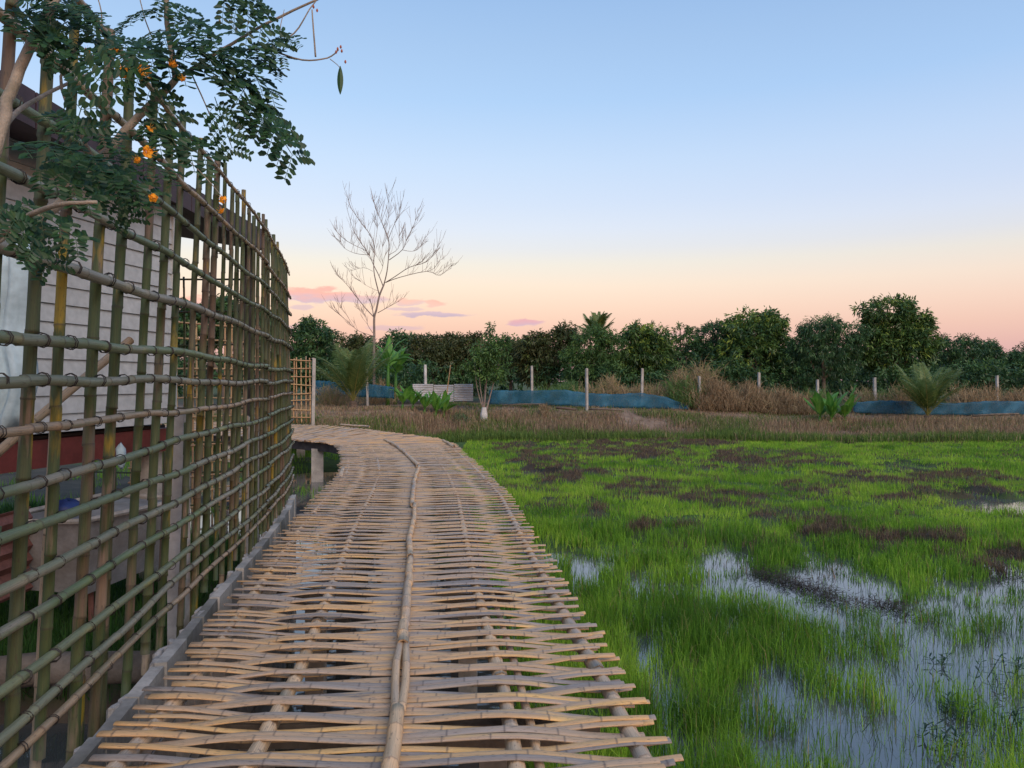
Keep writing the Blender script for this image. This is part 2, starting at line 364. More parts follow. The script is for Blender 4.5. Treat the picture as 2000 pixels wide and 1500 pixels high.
# ------------------------------------------------------------------ plan of the place (metres; camera stands at the origin on the deck)
DECK = 1.05
interp = lambda y, t: float(np.interp(y, [a for a, _ in t], [b for _, b in t]))
LE = [(-1.5, -1.66), (3, -1.70), (4, -1.78), (5.5, -2.0), (7.6, -2.31), (10.2, -2.62), (12.5, -2.88), (15.5, -3.5), (18.6, -4.4)]
RE = [(-1.5, .78), (3, .65), (4, .56), (5.55, .38), (7.4, .2), (10.2, -.07), (13.2, -.55), (15.5, -.97), (18.6, -1.5)]
FX = [(1.2, -1.76), (3.07, -1.97), (4.26, -2.15), (5.6, -2.36), (8.0, -2.72), (9.67, -3.02), (10.6, -3.22), (11.8, -3.52)]
def gpx(x, y): return 1000 + F * x / y, HZ + F * EYE / y
WAT = [(1820, 1370, 330, 165), (1960, 1190, 170, 62), (1430, 1110, 46, 36), (1590, 1150, 150, 42), (1560, 1480, 95, 90), (1135, 1105, 26, 26), (1165, 1112, 18, 24),
       (1270, 1168, 16, 18), (1935, 985, 110, 17), (1030, 932, 42, 8), (1700, 1215, 170, 40), (1990, 1105, 60, 15), (1255, 1285, 14, 24), (1300, 1420, 18, 40),
       (1400, 1240, 20, 15), (1660, 868, 45, 4), (1780, 915, 70, 9), (1060, 876, 60, 5)]
BRN = [(1230, 888, 120, 22), (1440, 905, 74, 20), (1100, 930, 84, 22), (1255, 962, 60, 13), (1370, 975, 74, 14), (1165, 1000, 35, 10), (1300, 1045, 60, 9), (1240, 1053, 30, 9),
       (1610, 1040, 45, 22), (1700, 1052, 85, 18), (1820, 1072, 125, 20), (1950, 1098, 95, 20), (1745, 985, 32, 14), (1620, 972, 28, 11), (1860, 948, 115, 20), (1560, 905, 60, 11),
       (1030, 880, 70, 10), (1450, 985, 40, 10), (1690, 940, 80, 9), (1330, 870, 120, 8), (1180, 870, 70, 7), (1500, 1025, 45, 8), (1760, 1015, 30, 9), (1560, 960, 24, 8), (1040, 905, 40, 10)]
def ellmask(px, py, L, soft=.35):
    m = np.zeros_like(px)
    for cx, cy, rx, ry in L:
        r = ((px - cx) / rx) ** 2 + ((py - cy) / ry) ** 2; m = np.maximum(m, 1 - sstep(1 - soft, 1 + soft * 1.6, r))
    return m
def marsh(x, y):
    """how wet and how brown the marsh is at a spot of the plan"""
    yy = np.maximum(y, 2.0); n1 = fbm(x * 1.1, y * 1.1, 3); n2 = fbm(x * .35, y * .35, 9)
    jx = (fbm(x * 1.7, y * 1.7, 21) - .5) * 1.1; jy = (fbm(x * 1.7, y * 1.7, 22) - .5) * 1.6
    px, py = gpx(x + jx * yy / 14, yy + jy * yy / 9)
    w = ellmask(px, py, WAT); b = ellmask(px, py, BRN)
    far = sstep(8, 14, y)
    w = np.maximum(w, sstep(.57, .68, n1) * (1 - far) * .75)
    le = np.interp(y, [a for a, _ in LE], [q for _, q in LE]); w = np.maximum(w, (1 - sstep(-.2, .3, x - le)) * (1 - sstep(19, 22, y)) * .95)
    b = b * sstep(.36, .56, fbm(x * 1.9, y * 1.9, 37)); b = np.maximum(b, sstep(.60, .70, fbm(x * 1.2, y * 1.2, 31)) * far * .6)
    b = np.maximum(b, sstep(.60, .68, n2) * sstep(14, 22, y) * .3)
    return w, b
def shore(x): return 31.5 + 1.2 * (fbm(x * .15, x * 0 + 3.3, 5) - .5) * 2 - 5.0 * (1 - sstep(-7, -2.5, x))
def height(x, y):
    x = np.asarray(x, float); y = np.asarray(y, float)
    w, b = marsh(x, y)
    bed = -.10 - .10 * w + .16 * (1 - w) * sstep(7, 13, y) + .09 * b * (1 - w) + (fbm(x * 2.3, y * 2.3, 44) - .5) * .10
    s0 = shore(x)
    bank = sstep(-.6, 6.0, y - s0) * (1.32 - .42 * sstep(7, 15, x)) + (fbm(x * .6, y * .6, 77) - .5) * .25 * sstep(0, 4, y - s0)
    h = bed * (1 - sstep(-.8, 1.5, y - s0)) + bank
    fx = np.interp(y, [a for a, _ in FX], [q for _, q in FX])
    yard = sstep(.35, .75, fx - x) * sstep(5.4, 6.0, y) * (1 - sstep(10.6, 11.8, y))
    h = h * (1 - yard) + yard * (.33 + .12 * (fbm(x * .8, y * .8, 12) - .5))
    land = (1 - sstep(-8.5, -7.2, x)) * sstep(5.4, 6.0, y) * (1 - sstep(24, 27, y)); h = h + land * np.maximum(0, .33 - h)
    mud = sstep(.3, .7, fx - x) * (1 - sstep(5.2, 5.9, y)) * sstep(.52, .6, fbm(x * 1.2, y * 1.2, 66))
    return h + .22 * mud
xs = np.concatenate([[-2500, -900, -400, -180, -90], np.arange(-50, -12, 2.0), np.arange(-12, 14, .22), np.arange(14, 32, .5), np.arange(32, 60, 2), [80, 140, 300, 800, 2500]])
ys = np.concatenate([[-600, -150, -40, -12, -5], np.arange(-2, 20, .22), np.arange(20, 44, .4), np.arange(44, 70, 2), [90, 150, 300, 700, 1500, 4000]])
gx, gy = np.meshgrid(xs, ys); gh = height(gx, gy)
gw, gb = marsh(gx, gy); nx_, ny_ = len(xs), len(ys)
idx = np.arange(nx_ * ny_).reshape(ny_, nx_)
quads = np.stack([idx[:-1, :-1], idx[:-1, 1:], idx[1:, 1:], idx[1:, :-1]], -1).reshape(-1, 4)
sy = gy - shore(gx)
turf = (1 - gb) * (1 - gw) * sstep(5, 10, gy) * (1 - sstep(.5, 2.5, sy)) * .8; turf = np.maximum(turf, sstep(38, 60, gy) * .5); turf = np.maximum(turf, (gx < -3) * (gy < 14) * (gh > .15) * .7)
dryn = sstep(.6, 2.2, sy) * (1 - sstep(8, 16, sy))
setp(link('ground', np_mesh('ground', np.stack([gx, gy, gh], -1), None, quads, {'turf': turf.ravel(), 'dryness': dryn.ravel()}, smooth=True), 'ground'), 'muddy marsh bed rising to a dry earth bank', None, None, 'structure')
wb = MB(); wb.add([(-30, -12, 0), (60, -12, 0), (60, 36, 0), (-30, 36, 0)], [(0, 1, 2, 3)])
setp(wb.build('pond_water', 'water'), 'shallow still pond water reflecting the evening sky', None, None, 'structure')

# ------------------------------------------------------------------ grass and reeds (uncountable: one object each)
def blades(name, x, y, z, hgt, wid, colr, lean=.35, seg=2, label='', curl=.5):
    n = len(x); az = nrg.uniform(0, 2 * np.pi, n); le = np.abs(nrg.normal(0, lean, n)); faz = nrg.uniform(0, np.pi, n)
    dx, dy = np.cos(az), np.sin(az); wx, wy = np.cos(faz) * wid * .5, np.sin(faz) * wid * .5
    base = np.stack([x, y, z], -1); mid = base + np.stack([dx * le * hgt * .35, dy * le * hgt * .35, hgt * .6], -1)
    tip = base + np.stack([dx * le * hgt * (.6 + curl), dy * le * hgt * (.6 + curl), hgt * np.clip(1 - le * .5, .3, 1)], -1)
    wv = np.stack([wx, wy, wx * 0], -1)
    if seg == 2:
        V = np.stack([base - wv, base + wv, mid - wv * .8, mid + wv * .8, tip], 1).reshape(-1, 3); o = np.arange(n)[:, None] * 5
        T = (o + np.array([[2, 3, 4]])).reshape(-1, 3); Q = (o + np.array([[0, 1, 3, 2]])).reshape(-1, 4); k = 5
    else:
        V = np.stack([base - wv, base + wv, tip], 1).reshape(-1, 3); T = np.arange(n * 3).reshape(-1, 3); Q = None; k = 3
    cc = np.repeat(np.concatenate([colr, np.ones((n, 1))], 1), k, 0)
    return V, T, Q, cc
def join_blades(name, parts, label):
    V = []; T = []; Q = []; Cc = []; b = 0
    for v, t, q, c in parts:
        V.append(v); T.append(t + b); Cc.append(c)
        if q is not None: Q.append(q + b)
        b += len(v)
    me = np_mesh(name, np.concatenate(V), np.concatenate(T), np.concatenate(Q) if Q else None, col=np.concatenate(Cc))
    return setp(link(name, me, 'blade'), label, 'grass', None, 'stuff')
def pal(n, cols, t):
    cols = np.array(cols); t = np.clip(t, 0, .999) * (len(cols) - 1); i = t.astype(int); f = (t - i)[:, None]
    return (cols[i] * (1 - f) + cols[i + 1] * f) * nrg.uniform(.8, 1.2, (n, 1))
GREEN = [(.085, .20, .02), (.15, .32, .028), (.235, .43, .038), (.33, .51, .055)]
BROWN = [(.07, .05, .036), (.125, .088, .06), (.20, .14, .095), (.15, .17, .055)]
green_parts = []; brown_parts = []
for (y0, y1, dens, h0, w0, seg) in [(4.2, 8.2, 3300, .35, .0052, 2), (8.2, 13, 1900, .23, .0075, 2), (13, 20, 950, .15, .013, 1), (20, 33, 520, .15, .022, 1)]:
    A = (y1 - y0) * (.76 * y1 + 4); n = int(A * dens)
    y = nrg.uniform(y0, y1, n); x = nrg.uniform(-3.2, .76 * y1 + .8, n)
    k = (x < .76 * y + .8) & (x > np.interp(y, [a for a, _ in RE], [b for _, b in RE]) - .35) & (y < shore(x) + 1.2); x, y = x[k], y[k]
    w, b = marsh(x, y); cl = fbm(x * 3.1, y * 3.1, 61, 3); cl2 = fbm(x * .7, y * .7, 71, 3); u = nrg.random(len(x))
    pg = (1 - w) * np.where(y < 13, sstep(.37, .53, cl) * .88 + .12, sstep(.26, .42, fbm(x * 1.3, y * 1.3, 63, 3)) * .8 + .15) + w * sstep(.52, .64, cl) * .45 + .05
    green = (u < pg) & (nrg.random(len(x)) > b * 1.1)
    xg, yg = x[green], y[green]; n = len(xg); wg = w[green]
    hh = h0 * nrg.uniform(.5, 1.15, n) * (1 - .35 * wg) * (.4 + .75 * cl2[green] + .5 * cl[green])
    straw = nrg.random(n) < .045; tt = .22 + 1.0 * (fbm(xg * .5, yg * .5, 81, 3) - .38) + 1.1 * (fbm(xg * 1.6, yg * 1.6, 83, 2) - .5) + sstep(9, 15, yg) * .28 + nrg.normal(0, .14, n)
    green_parts.append(blades('g', xg, yg, np.maximum(height(xg, yg), -.03) - .01, hh, w0 * nrg.uniform(.7, 1.3, n), np.where(straw[:, None], pal(n, [(.22, .17, .07), (.34, .27, .12)], nrg.random(n)), pal(n, GREEN, tt) * nrg.uniform(.75, 1.2, (n, 1))), .33, seg))
    bm_ = (~green) & (u < b * .95); xb, yb = x[bm_], y[bm_]; n = len(xb)
    brown_parts.append(blades('b', xb, yb, np.maximum(height(xb, yb), -.03) - .01, h0 * nrg.uniform(.35, .95, n), w0 * 1.1 * nrg.uniform(.7, 1.3, n), pal(n, BROWN, nrg.random(n) * .8 + .25 * (fbm(xb, yb, 91, 2) - .3)), .55, seg))
# low fringe beyond the deck on the left, and turf in the yard behind the fence
n = 26000; y = nrg.uniform(9, 30, n); x = nrg.uniform(-13, -2.6, n); le = np.interp(y, [a for a, _ in LE], [b for _, b in LE])
k = (x < le + .3) & (y < shore(x)) & (fbm(x * .8, y * .8, 55) > .57); x, y = x[k], y[k]; n = len(x)
green_parts.append(blades('g', x, y, np.maximum(height(x, y), -.03), nrg.uniform(.1, .3, n), .014 * nrg.uniform(.7, 1.3, n), pal(n, GREEN, nrg.random(n) * .7), .3, 1))
join_blades('marsh_grass', green_parts, 'bright green young grass growing out of the shallow pond')
join_blades('dead_tussocks', brown_parts, 'dark brown matted dead tussocks between the green grass')
n = 60000; y = nrg.uniform(5.5, 13.5, n); x = nrg.uniform(-9, -2.5, n); k = (height(x, y) > .12); x, y = x[k], y[k]; n = len(x)
join_blades('yard_grass', [blades('y', x, y, height(x, y) - .01, nrg.uniform(.08, .28, n), .012 * nrg.uniform(.7, 1.3, n), pal(n, [(.02, .06, .014), (.035, .10, .02), (.05, .13, .02)], nrg.random(n)), .5, 1)], 'dark green grass in the yard behind the bamboo fence')
# dry grass of the bank
n = 240000; x = nrg.uniform(-14, 34, n); s0 = shore(x); y = s0 + nrg.uniform(-.6, 9, n) ; cl = fbm(x * .55, y * .55, 101, 4); fr = (y - s0)
k = (nrg.random(n) < sstep(.18, .48, cl)) & (np.abs(x) < .76 * y + 1) & (nrg.random(n) < (1 - .5 * sstep(3.6, 5, fr) * (1 - sstep(6.2, 7.5, fr))))
x, y, fr, cl = x[k], y[k], fr[k], cl[k]; n = len(x)
gr = np.clip(sstep(.2, -.3, fr - .9) * .8 + sstep(.46, .60, fbm(x * .3, y * .3, 121)) * .6 + .08, 0, 1); isg = nrg.random(n) < gr
colr = np.where(isg[:, None], pal(n, [(.09, .14, .035), (.13, .21, .045), (.18, .27, .06)], nrg.random(n)), pal(n, [(.20, .135, .09), (.33, .235, .15), (.44, .33, .215), (.33, .28, .13)], nrg.random(n) * .8 + .5 * (cl - .45)))
hh = nrg.uniform(.2, .62, n) * (.6 + 1.0 * (fbm(x * .4, y * .4, 131) - .2)) * (1 - .6 * sstep(3.2, 4.4, fr))
join_blades('dry_bank_grass', [blades('d', x, y, height(x, y) - .03, hh, .02 * nrg.uniform(.7, 1.4, n), colr, .4, 2)], 'dry straw coloured grass along the far bank')
# bare stalks standing in the open water
n = 2600; y = nrg.uniform(4.3, 12, n); x = nrg.uniform(.8, 9, n); w, b = marsh(x, y); k = (w > .5) & (x < .76 * y + .6) & (fbm(x * 1.6, y * 1.6, 141, 3) > .42); x, y = x[k], y[k]; n = len(x)
join_blades('water_stalks', [blades('r', x, y, np.full(n, -.02), nrg.uniform(.06, .26, n), .006 * nrg.uniform(.7, 1.3, n), pal(n, [(.02, .03, .015), (.035, .06, .02), (.06, .10, .025)], nrg.random(n)), .7, 2, curl=.9)], 'thin dark stalks poking out of the open water')
# low mats of dead weed lying in the water
mt = MB()
for (ax, ay, bx, by, ww, cnt) in [(1480, 1122, 1640, 1172, .13, 1500), (1700, 1180, 1800, 1206, .1, 500), (1900, 1120, 2000, 1132, .2, 400), (1600, 1175, 1700, 1195, .07, 160), (1640, 1035, 2010, 1112, .42, 900)]:
    a = Vector((*[(ax - 1000) / F * (F * EYE / (ay - HZ)), F * EYE / (ay - HZ)], 0)); b = Vector(((bx - 1000) / F * (F * EYE / (by - HZ)), F * EYE / (by - HZ), 0))
    for i in range(cnt):
        p = a.lerp(b, rng.random()) + Vector((rng.gauss(0, ww), rng.gauss(0, ww), abs(rng.gauss(0, .05)) + .0)); q = Vector((rng.uniform(-1, 1), rng.uniform(-1, 1), rng.uniform(-.1, .35))) * rng.uniform(.05, .16)
        sd_ = Vector((q.y, -q.x, 0)).normalized() * .006
        mt.add([p - sd_, p + sd_, p + q], [(0, 1, 2)])
setp(mt.build('dead_weed_mat', 'debris'), 'dark mats of dead weed lying in the water', 'weed', None, 'stuff')

# ------------------------------------------------------------------ bamboo deck
deck = empty('bamboo_walkway', (-.6, 3, DECK), 'long curving walkway of woven split bamboo over the pond', 'walkway')
KX = [-1.3, -1.09, -.55, 0, .55, 1.09, 1.3]
def slat_mesh(kind, hollow_up=False):
    over, under, mid = .012, -.062, -.026
    kz = [over + .004, over, under, mid, under, over, over + .004] if kind == 0 else [under + .03, under, over, mid - .008, over, under, under + .03]
    kz = [z + rng.uniform(-.006, .006) for z in kz]
    xa = -1.20 + rng.uniform(-.05, .06); xb = 1.20 + rng.uniform(-.06, .05)
    def zz(x):
        for i in range(6):
            if x <= KX[i + 1] or i == 5:
                t = min(1, max(0, (x - KX[i]) / (KX[i + 1] - KX[i]))); t = t * t * (3 - 2 * t); return kz[i] + (kz[i + 1] - kz[i]) * t
    st = [(xa, 0), (xb, 0)]; q = xa + rng.uniform(.04, .3)
    while q < xb - .03:
        st += [(q - .009, 0), (q, 1), (q + .009, 0)]; q += rng.uniform(.2, .33)
    x = xa + .1
    while x < xb:
        if all(abs(x - s[0]) > .03 for s in st): st.append((x, 0))
        x += .14
    st.sort(); w = rng.uniform(.0245, .031); w2 = w * rng.uniform(.82, 1.0); hgt = rng.uniform(.45, .62); ph = rng.uniform(0, 6); bend = rng.uniform(-.012, .012); twist = rng.uniform(-.25, .25)
    mb = MB(); vs = []; u = []; v = []; nd = []; k = 6
    for x, n in st:
        t = (x - xa) / (xb - xa); ww = (w + (w2 - w) * t) * (1.0 + .10 * n); yo = bend * math.sin(x * 2.2 + ph) ; tw = twist * (t - .5)
        for j in range(k):
            a = math.pi * j / (k - 1); cy, cz = -math.cos(a) * ww, math.sin(a) * ww * hgt
            vs.append((x, yo + cy * math.cos(tw) - cz * math.sin(tw), zz(x) + cy * math.sin(tw) + cz * math.cos(tw))); u.append(x); v.append(j / (k - 1)); nd.append(n)
    fs = []
    for i in range(len(st) - 1):
        for j in range(k - 1): fs.append((i * k + j, (i + 1) * k + j, (i + 1) * k + j + 1, i * k + j + 1))
        fs.append((i * k + k - 1, (i + 1) * k + k - 1, (i + 1) * k, i * k))
    fs.append(tuple(range(k))); fs.append(tuple((len(st) - 1) * k + j for j in range(k - 1, -1, -1)))
    mb.add(vs, fs, u=u, v=v, node=nd, seed=0.0); mb.smooth = True
    return mb
SV = [[slat_mesh(0) for _ in range(16)], [slat_mesh(1) for _ in range(16)]]
SM = [[m.mesh('slat') for m in g] for g in SV]
for g in SM:
    for m in g: m.materials.append(M['slat'])
far_slats = MB()
PITCH = .0468; i = 0; y = -1.2; count = 0
while y < 18.4:
    kind = (i // 2) % 2; L_, R_ = interp(y, LE), interp(y, RE); Ln, Rn = interp(y + .4, LE), interp(y + .4, RE)
    head = math.atan2(-((Ln + Rn) - (L_ + R_)) / 2, .4); rot = head * .45 + R(rng.uniform(-.8, .8)) + (R(.55) if i % 2 else R(-.55)) * (1 if kind else -1)
    sc = (R_ - L_) / 2.36; vi = rng.randrange(16); loc = Vector(((L_ + R_) / 2 + rng.uniform(-.02, .02), y, DECK + rng.uniform(-.004, .006)))
    flip = rng.random() < .5
    if y >= 2.72 and count < 300:
        o = bpy.data.objects.new('slat', SM[kind][vi]); C.objects.link(o); o.parent = deck; o.matrix_parent_inverse = Matrix.Translation(-deck.location)
        o.location = loc; o.rotation_euler = (0, 0, rot + (math.pi if flip else 0)); o.scale = (sc, rng.uniform(.76, 1.18), (.62 - .24 * float(sstep(4.5, 9.5, y))) * rng.uniform(.9, 1.1)); count += 1
    else:
        mtx = Matrix.Translation(loc) @ Matrix.Rotation(rot + (math.pi if flip else 0), 4, 'Z') @ Matrix.Diagonal((sc, 1, .4, 1)); m = SV[kind][vi]
        far_slats.add([mtx @ Vector(q) for q in m.v], m.f, u=m.a['u'], v=m.a['v'], node=m.a['node'], seed=rng.random())
    i += 1; y += PITCH * rng.uniform(.93, 1.07)
# the turn and the branch to the left: slats fan round
IN = [(-4.4, 18.3), (-4.7, 18.75), (-5.3, 19.25), (-6.4, 20.2), (-12.5, 23.6)]; OU = [(-1.45, 18.45), (-2.1, 20.2), (-4.0, 23.0), (-6.2, 25.8), (-12.5, 29.2)]
for k in range(4):
    a0, a1, b0, b1 = Vector((*IN[k], 0)), Vector((*IN[k + 1], 0)), Vector((*OU[k], 0)), Vector((*OU[k + 1], 0)); nn = int((b1 - b0).length / .062)
    for q in range(nn):
        t = q / nn; a = a0.lerp(a1, t) + Vector((rng.uniform(-.07, .07), rng.uniform(-.07, .07), 0)); b = b0.lerp(b1, t) + Vector((rng.uniform(-.07, .07), rng.uniform(-.1, .1), 0)); sd_ = rng.random()
        z = DECK + rng.uniform(-.012, .02); st = 7; d = (b - a).normalized(); n_ = Vector((-d.y, d.x, 0)) * .026; vs = []; fs = []; u = []
        for s_ in range(st):
            c = a.lerp(b, s_ / (st - 1)); zz_ = z + .014 * math.sin(s_ * math.pi / 1.5 + q % 2 * math.pi)
            vs += [(c.x - n_.x, c.y - n_.y, zz_ - .015), (c.x, c.y, zz_ + .008), (c.x + n_.x, c.y + n_.y, zz_ - .015)]; u += [s_ * .4] * 3
            if s_: o_ = (s_ - 1) * 3; fs += [(o_, o_ + 3, o_ + 4, o_ + 1), (o_ + 1, o_ + 4, o_ + 5, o_ + 2), (o_, o_ + 2, o_ + 5, o_ + 3)]
        far_slats.add(vs, fs, u=u, v=[0, .5, 1] * st, node=0.0, seed=sd_)
far_slats.smooth = True
setp(far_slats.build('far_slats', 'slat', deck), None, None, None, 'stuff')
# joists the slats are woven round
def joist(f, r, y0, y1, dz=0.0, dx=0.0, name='joist'):
    yy = y0
    while yy < y1:
        ye = min(y1, yy + rng.uniform(3.4, 4.4)); pts = []
        q = yy
        while q < ye + .25:
            L_, R_ = interp(q, LE), interp(q, RE); pts.append(((L_ + R_) / 2 + f * (R_ - L_) / 2 + dx, q, DECK - .038 + dz)); q += .3
        mb = MB(); bamboo(mb, pts, r, r * .85, .3, 8, .004); mb.build(name, 'pole_tan', deck); yy = ye
for f in (-.925, -.466, .466, .925): joist(f, .043, .5, 18.3, .006)
joist(.55, .024, 2.0, 9.5, .004)
# the batten pinned along the middle
BT = [(1.2, -.42), (2.98, -.48), (3.6, -.545), (4.1, -.61), (5.55, -.77), (6.8, -.93), (8.8, -1.17), (10.5, -1.39), (13.2, -1.68)]
def batten(y0, y1, r, dx=0, crook=.006, x1=None):
    pts = []; q = y0
    while q <= y1 + .01: pts.append((interp(q, BT) + dx, q, DECK + .008 + r * .8)); q += .2
    mb = MB(); bamboo(mb, pts, r, r * .82, .26, 8, crook); mb.build('batten', 'pole_tan', deck)
batten(1.2, 3.52, .041, .0, .004); batten(4.26, 6.5, .035, 0, .012)
for sg in (-1, 1):                            # here the pole has split into two halves
    mb = MB(); bamboo(mb, [(interp(q, BT) + sg * (.012 + .016 * math.sin(math.pi * (q - 3.42) / .96)), q, DECK + .030) for q in np.linspace(3.42, 4.38, 9)], .023, .022, .5, 8, .0, hollow=False); mb.build('split_half', 'pole_tan', deck)
batten(6.42, 9.2, .031, 0, .02); batten(9.1, 13.2, .033, 0, .022)
mb = MB(); bamboo(mb, smooth_path([(-1.68, 13.3, DECK + .03), (-2.1, 15.2, DECK + .035), (-2.7, 17.4, DECK + .035), (-3.35, 19.4, DECK + .035)]), .036, .03, .3, 8, .014); mb.build('batten', 'pole_tan', deck)
mb = MB(); bamboo(mb, [(-1.35, 17.3, DECK + .03), (-1.78, 19.2, DECK + .03)], .035, .03, .3, 8, .01); mb.build('batten', 'pole_tan', deck)
mb = MB(); bamboo(mb, [(-2.78, 12.0, DECK - .02), (-3.0, 13.2, DECK + .0)], .04, .035, .3, 8, .01); mb.build('batten', 'pole_tan', deck)
mb = MB(); bamboo(mb, [(-4.8, 25.0, DECK + .03), (-6.0, 25.9, DECK + .05)], .035, .03, .3, 8, .01); mb.build('batten', 'pole_tan', deck)
# frame below: cross beams, edge beams of the branch, concrete posts
for yb in (1.4, 3.7, 6.0, 8.4, 10.9, 13.5, 16.2):
    L_, R_ = interp(yb, LE), interp(yb, RE); mb = MB(); mb.box(((L_ + R_) / 2, yb, DECK - .20), (1.02, .05, .06)); mb.build('cross_beam', 'oldwood', deck)
    for f in (-.62, .42):
        mb = MB(); mb.box(((L_ + R_) / 2 + f * (R_ - L_) / 2, yb + .11, .30), (.075, .055, .5)); mb.build('support_post', 'concrete_dark', deck)  # darker concrete puts the deep shade under the deck into the colour
mb = MB()
for a, b in zip(IN, IN[1:]):
    a, b = Vector((*a, DECK - .15)), Vector((*b, DECK - .15)); d = b - a; rot = Matrix.Rotation(math.atan2(d.y, d.x), 3, 'Z'); mb.box((a + b) / 2 + Vector((.1, .12, 0)), (d.length / 2, .05, .1), rot)
mb.build('edge_beam', 'dark', deck)
for (xx, yy_, hw) in [(-5.06, 19.3, .15), (-8.2, 21.5, .14), (-3.4, 21.2, .13), (-7.0, 24.6, .13)]:
    mb = MB(); mb.box((xx, yy_, .30), (hw, hw, .56), Matrix.Rotation(R(14), 3, 'Z')); mb.build('support_post', 'concrete', deck)

# ------------------------------------------------------------------ block kerb wall below the fence
kerb = empty('block_wall', (-2.0, 3, 0), 'low grey concrete block wall between bamboo fence and walkway', 'wall')
fx = lambda y: interp(y, FX)
y = 1.3; k = 0
while y < 10.9:
    L_ = .44; yc = y + L_ / 2; d = Vector((fx(y + L_) - fx(y), L_, 0)); rot = Matrix.Rotation(math.atan2(d.y, d.x) - math.pi / 2, 3, 'Z')
    for c, (za, zb) in enumerate(((.53, .93), (.12, .515), (-.3, .105))):
        oy = 0 if c != 1 else .2
        mb = MB(); mb.box((fx(yc + oy) + .085 + rng.uniform(-.006, .006), yc + oy, (za + zb) / 2 + rng.uniform(-.012, .008)), (.034, d.length / 2 - .011, (zb - za) / 2), rot @ Matrix.Rotation(rng.uniform(-.02, .02), 3, 'X'), .003)
        mb.build('block', 'concrete' if rng.random() < .75 else 'concrete_dark', kerb)
    y += L_; k += 1
mo = MB(); y = 1.3
while y < 10.9:                                             # rough mortar smeared on and behind the blocks
    if rng.random() < .42:
        c = Vector((fx(y) + .045 + rng.uniform(-.035, .02), y, .90 + rng.uniform(-.01, .025))); ln = rng.uniform(.04, .10); n = 7; vs = [c + Vector((0, 0, rng.uniform(.008, .02)))]
        for j in range(n):
            a = 2 * math.pi * j / n; vs.append(c + Vector((math.cos(a) * rng.uniform(.015, .03), math.sin(a) * ln * rng.uniform(.7, 1.2), rng.uniform(-.01, .015))))
        for j in range(n):
            a = 2 * math.pi * j / n; vs.append(c + Vector((math.cos(a) * .032, math.sin(a) * ln, -.06)))
        mo.add(vs, [(0, 1 + j, 1 + (j + 1) % n) for j in range(n)] + [(1 + j, 1 + n + j, 1 + n + (j + 1) % n, 1 + (j + 1) % n) for j in range(n)])
    y += .07
setp(mo.build('mortar', 'mortar', kerb), None, None, None, 'stuff')
bc = MB(); y = 1.3
while y < 10.8:
    d = Vector((fx(y + .9) - fx(y), .9, 0)); bc.box((fx(y + .45) + .06, y + .45, .28), (.02, .449, .58), Matrix.Rotation(math.atan2(d.y, d.x) - math.pi / 2, 3, 'Z')); y += .9
bc.build('backing', 'concrete_dark', kerb)

# ------------------------------------------------------------------ tall bamboo fence
fence = empty('bamboo_lattice_fence', (-2.0, 3, .9), 'tall green bamboo lattice fence curving along the left of the walkway', 'fence')
def fpos(y, z, off=0.0):                                    # a spot on the fence: it leans towards the walkway near us, away farther on
    lean = .034 - .042 * float(sstep(4.0, 10.5, y)); lean -= .022 * float(sstep(8.0, 11.0, y)) * (z > 2.6); return Vector((fx(y) + off + lean * (z - 2.6), y, z))
poles = []
for yy_ in [1.75, 2.1, 2.45, 2.75, 3.03, 3.27, 3.63, 3.91, 4.32, 4.63, 4.91, 5.36, 5.68, 5.93, 6.25, 6.5, 6.78, 7.0, 7.3, 7.62, 7.86, 8.15, 8.4, 8.66, 8.95, 9.2, 9.42, 9.7, 9.95, 10.2, 10.45, 10.68, 10.9, 11.1, 11.3, 11.45]:
    near = yy_ < 6; top = EYE + 1.77 + rng.uniform(-.07, .08); bot = rng.choice([.93, .97, .8, .6]); r = rng.uniform(.0225, .029) if near else rng.uniform(.018, .024); sl_ = rng.gauss(.05 if near else .02, .012)
    pts = [fpos(yy_ + sl_ * (z - 2.6), z) + Vector((0, 0, 0)) for z in np.linspace(bot, top, 7)]
    mb = MB(); bamboo(mb, pts, r * 1.05, r * .9, .3, 8, .006); mb.build('pole', 'pole_green', fence); poles.append((yy_, sl_))
for yy_ in [2.9, 3.33, 3.7, 4.02, 4.72, 5.0, 5.45, 6.6, 7.5, 8.55, 9.05, 9.55, 10.05, 10.55, 11.0]:   # second, shorter poles spliced beside them
    z0 = rng.uniform(.3, .9); z1 = z0 + rng.uniform(1.0, 2.1); sl_ = rng.gauss(.03, .012); off = -.035
    mb = MB(); bamboo(mb, [fpos(yy_ + sl_ * (z - 2.6), z, off) for z in np.linspace(z0, z1, 5)], .024, .02, .3, 8, .006); mb.build('pole', 'rail_brown' if rng.random() < .6 else 'pole_green', fence)
RZ = [1.67, 1.31, 1.05, .78, .51, .175, 0, -.2, -.4, -.6, -.79, -.96, -1.19, -1.345, -1.48]
RC = ['rail_brown', 'rail_brown', 'rail_green', 'rail_green', 'rail_green', 'rail_green', 'rail_green', 'rail_brown', 'rail_green', 'rail_green', 'rail_green', 'rail_green', 'rail_green', 'rail_green', 'rail_brown']
RR = [.017, .021, .022, .023, .027, .025, .024, .020, .023, .023, .023, .022, .022, .021, .019]
tm = MB()
for k in (-.35, .35):
    n, m = 8, 3; vs = []; fs = []
    for a in range(n):
        for b in range(m):
            A = 2 * math.pi * a / n; B = 2 * math.pi * b / m; rr_ = 1.0 + .10 * math.cos(B); vs.append((rr_ * math.cos(A), .12 * math.sin(B) + k + .15 * math.sin(A), rr_ * math.sin(A)))
            fs.append((a * m + b, ((a + 1) % n) * m + b, ((a + 1) % n) * m + (b + 1) % m, a * m + (b + 1) % m))
    tm.add(vs, fs)
